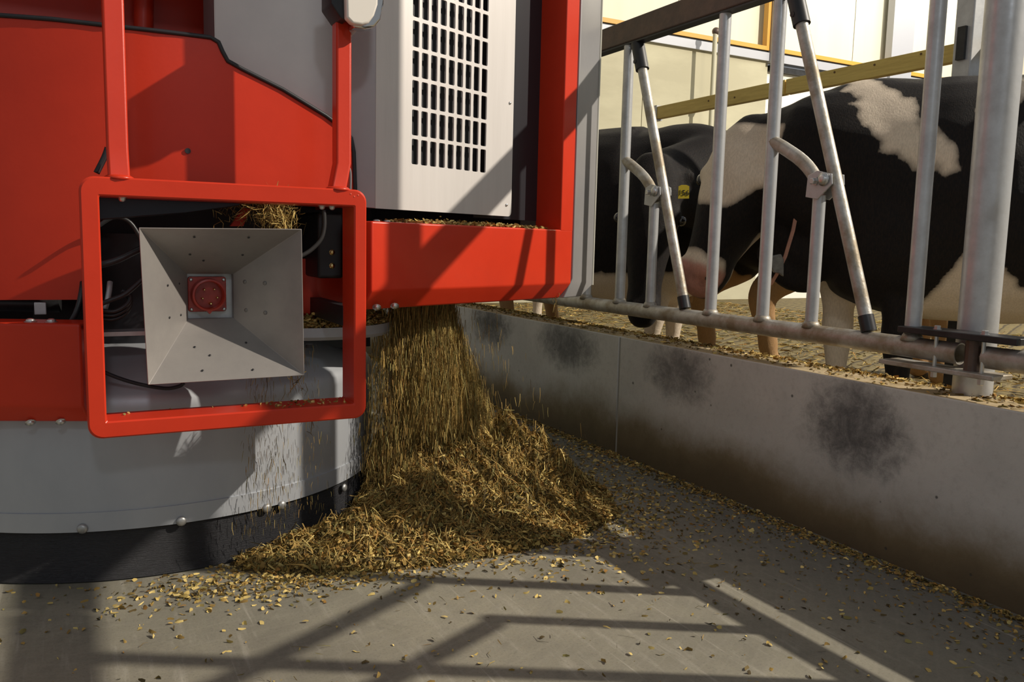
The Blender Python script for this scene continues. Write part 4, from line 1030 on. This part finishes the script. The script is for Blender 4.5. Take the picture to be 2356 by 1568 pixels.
# slides: stalks lying down-slope on the right and left flanks
n = 5000; x, y, h = surf(n, lambda x, y, h: np.clip(h/.25, .1, 1)); _, g1, g2 = ground_dirs(x, y, n)
gn = np.hypot(g1, g2)+1e-6; d = np.stack([-g1/gn, -g2/gn, -gn], 1)+rng.normal(0, .5, (n, 3))
pile_s = blades(np.stack([x, y, h+.014+rng.uniform(0, .016, n)], 1), d, rng.uniform(.03, .09, n), rng.uniform(.0012, .0030, n), [6, 5, 2, 1, 4, 3, 2, 2], .12)
mesh_from('feed_pile', *merge(core, pile_b, pile_f, pile_s), FEEDM, label='heap of chopped yellow brown feed on the floor beside the robot', cat='feed')
# falling curtain of feed
def curtain(n, top, bot, rt, rb, zt_, zb_, wmin, wmax, lmin, lmax, pal, power=.7):
    q = rng.random(n)**power; z = zt_+(zb_-zt_)*q
    a = rng.uniform(0, 2*pi, n); r = np.sqrt(rng.random(n))*(1+.25*rng.normal(size=n)*q)
    cx_ = top[0]+(bot[0]-top[0])*q; cy_ = top[1]+(bot[1]-top[1])*q
    ra = rt[0]+(rb[0]-rt[0])*q; rb_ = rt[1]+(rb[1]-rt[1])*q
    u = np.cos(a)*r*ra; v = np.sin(a)*r*rb_
    x = cx_+u*.93-v*.37; y = cy_+u*.37+v*.93
    d = np.stack([(x-cx_)*.5*q, (y-cy_)*.5*q, -np.ones(n)*.9], 1)+rng.normal(0, .10, (n, 3))
    return blades(np.stack([x, y, z], 1), d, rng.uniform(lmin, lmax, n), rng.uniform(wmin, wmax, n), pal, .10)
fall = [curtain(40000, (1.16, 2.93), (1.26, 2.93), (.13, .07), (.19, .15), .86, .30, .0007, .0018, .03, .13, [5, 5, 4, 2.5, 2.0, 6, .5, 1]),
        curtain(4200, (1.14, 2.93), (1.22, 2.92), (.16, .09), (.32, .22), .84, .15, .0010, .0026, .012, .05, [6, 5, 3, 1, 4, 5, 1.5, 1]),
        curtain(420, (1.3, 3.05), (1.55, 3.05), (.2, .2), (.42, .3), .84, .06, .0010, .002, .02, .07, [6, 3, 1, 0, 5, 5, 2, 1], 1.0),
        curtain(1500, (1.03, 2.86), (1.00, 2.82), (.05, .06), (.09, .1), .80, .12, .001, .003, .02, .07, [4, 5, 6, 4, 1, 4, .3, 2])]
mesh_from('falling_feed', *merge(*fall), FEEDM, label='stream of loose feed falling from under the red box beam onto the heap', cat='feed')
# light trickle over the skirt
fr2 = [curtain(420, (.50, 2.56), (.52, 2.535), (.05, .015), (.10, .02), .66, .10, .0007, .0018, .01, .045, [4, 5, 3, 2, 1, 5, .2, 1], 1.0),
       curtain(260, (.62, 2.58), (.66, 2.60), (.08, .02), (.12, .03), .66, .12, .0006, .0014, .01, .035, [4, 5, 3, 2, 1, 5, .2, 1], 1.0)]
mesh_from('trickling_feed', *merge(*fr2), FEEDM, label='thin trickle of chaff falling in front of the metal skirt', cat='feed')
# crumbs scattered over the floor
def scatter(n, fx, zf, lmin, lmax, wmin, wmax, pal, tilt=.12):
    x, y = fx(n); m_ = outside_skirt(x, y, .868); x, y = x[m_], y[m_]; k = len(x); a = rng.uniform(0, 2*pi, k)
    d = np.stack([np.cos(a), np.sin(a), rng.normal(0, tilt, k)], 1)
    return blades(np.stack([x, y, np.full(k, zf)+rng.uniform(0.001, .005, k)], 1), d, rng.uniform(lmin, lmax, k), rng.uniform(wmin, wmax, k), pal, .3)
PF = [4, 3, 2, 1.5, 5, 2, 6, 2]; PD = [4, 5, 5, 4, 2, 3, 1.5, 2]
def ring_(n): # halo round the heap
    i = rng.integers(0, 4, n); c = np.array([(1.15, 2.62), (.75, 2.42), (1.5, 2.6), (1.75, 3.1)])[i]; s_ = np.array([(.38, .20), (.30, .09), (.25, .25), (.3, .5)])[i]
    p = c+rng.normal(size=(n, 2))*s_; return p[:, 0].clip(-9, 2.31), p[:, 1]
def wide(n): return rng.uniform(-.4, 2.3, n), 1.0+rng.random(n)**1.6*2.4
def foot(n): y = rng.uniform(.9, 8, n); return WX-.006-np.abs(rng.normal(0, .035, n))-.02*rng.random(n), y
def foot2(n): y = rng.uniform(.9, 6, n); return WX-.01-rng.gamma(1.4, .13, n), y
lit = [scatter(11000, ring_, 0, .006, .022, .003, .011, PF), scatter(900, wide, 0, .006, .022, .003, .010, PF), scatter(5500, foot, 0, .006, .022, .002, .009, PD), scatter(2600, foot2, 0, .006, .016, .002, .008, PD), scatter(260, wide, 0, .015, .05, .0008, .002, PD)]
mesh_from('feed_crumbs', *merge(*lit), FEEDM, label='yellow crumbs of feed scattered across the concrete floor and kerb foot', cat='feed')
def capf(n): return rng.uniform(WX+.01, 2.51, n), rng.uniform(.9, 8, n)
def capc(n): y = rng.uniform(.9, 8, n); return 2.50-np.abs(rng.normal(0, .03, n)), y
cp = [scatter(1800, capf, CT, .008, .03, .002, .008, PD), scatter(2600, capc, CT, .008, .035, .002, .010, [4, 4, 3, 2, 4, 1, 3, 2], .3)]
mesh_from('feed_crumbs', *merge(*cp), FEEDM, label='dusty feed crumbs lying along the top of the kerb', cat='feed')
def stallf(n): return rng.uniform(2.6, 9, n), rng.uniform(1.2, 10.3, n)
st = [scatter(12000, stallf, STALL, .05, .16, .003, .009, [5, 6, 5, 1, 2, 5, .5, 3], .08)]
mesh_from('straw_litter', *merge(*st), FEEDM, label='pale straw litter strewn over the stall floor under the cows', cat='straw')
# feed resting on robot parts
def on_obj(n, f, lmin=.006, lmax=.022, wmin=.002, wmax=.009, pal=PF, tilt=.3):
    p = f(n); a = rng.uniform(0, 2*pi, n); d = np.stack([np.cos(a), np.sin(a), rng.normal(0, tilt, n)], 1)
    return blades(p, d, rng.uniform(lmin, lmax, n), rng.uniform(wmin, wmax, n), pal, .3)
def f_ledge(n):
    a = rng.uniform(-2.6, .9, n); r = rng.uniform(.225, .310, n); hh = .706+np.clip(.05-np.abs(r-.262)*.9, 0, 1)*rng.random(n)
    return np.stack([TC.x+r*np.cos(a), TC.y+r*np.sin(a), hh], 1)
mesh_from('ledge_feed', *on_obj(4200, f_ledge), FEEDM, rob, label='feed lying on the outlet plate')
def f_box(n):
    u = .10+.82*rng.random(n)**.9; o = rng.uniform(.01, .10, n); z = 1.057+np.abs(rng.normal(0, .007, n))*(1-np.abs(u-.45)*1.2).clip(.2, 1)
    return np.array([list(W(a, c, b)) for a, b, c in zip(u, o, z)])
mesh_from('beam_feed', *on_obj(1300, f_box), FEEDM, rob, label='feed lying along the box beam')
def f_frame(n):
    x = np.concatenate([rng.uniform(.5, .72, n-n//5), rng.uniform(.1, .7, n//5)]); y = rng.uniform(2.345, 2.44, n); return np.stack([x, y, np.full(n, .5235)], 1)
mesh_from('frame_feed', *on_obj(70, f_frame, .005, .014, .003, .008), FEEDM, rob, label='crumbs on the bottom bar')
# tufts of hay caught in the machine
def tuft(n, c, r, lo, hi, down=1.0, pal=(5, 3, 2, 1, 5, 2, 4, 1)):
    p = np.array(c)+rng.normal(size=(n, 3))*np.array(r); d = rng.normal(size=(n, 3))*.6; d[:, 2] -= down
    return blades(p, d, rng.uniform(lo, hi, n), rng.uniform(.0010, .0024, n), pal, .35)
t1 = ony(640, 492, 2.62); t2 = ony(612, 478, 2.64)
mesh_from('hay_tuft', *merge(tuft(420, t1, (.028, .03, .035), .02, .06), tuft(150, t2, (.04, .03, .02), .02, .06, .3), tuft(60, ony(545, 490, 2.66), (.04, .03, .02), .02, .05, .2)), FEEDM, rob, label='hay tuft caught behind the frame')
t3 = ony(685, 872, 2.40); mesh_from('hay_tuft', *tuft(34, t3, (.014, .01, .02), .02, .06, .8, (2, 4, 4, 4, .5, 4, 0, 1)), FEEDM, rob)
t4 = ony(716, 985, 2.37); mesh_from('hay_tuft', *tuft(9, t4, (.008, .006, .018), .02, .05, 1.2, (2, 4, 4, 3, .5, 4, 0, 1)), FEEDM, rob)
t5 = ony(1277, 700, 2.93); mesh_from('hay_tuft', *tuft(12, t5, (.006, .01, .03), .03, .07, 2.5), FEEDM, rob)
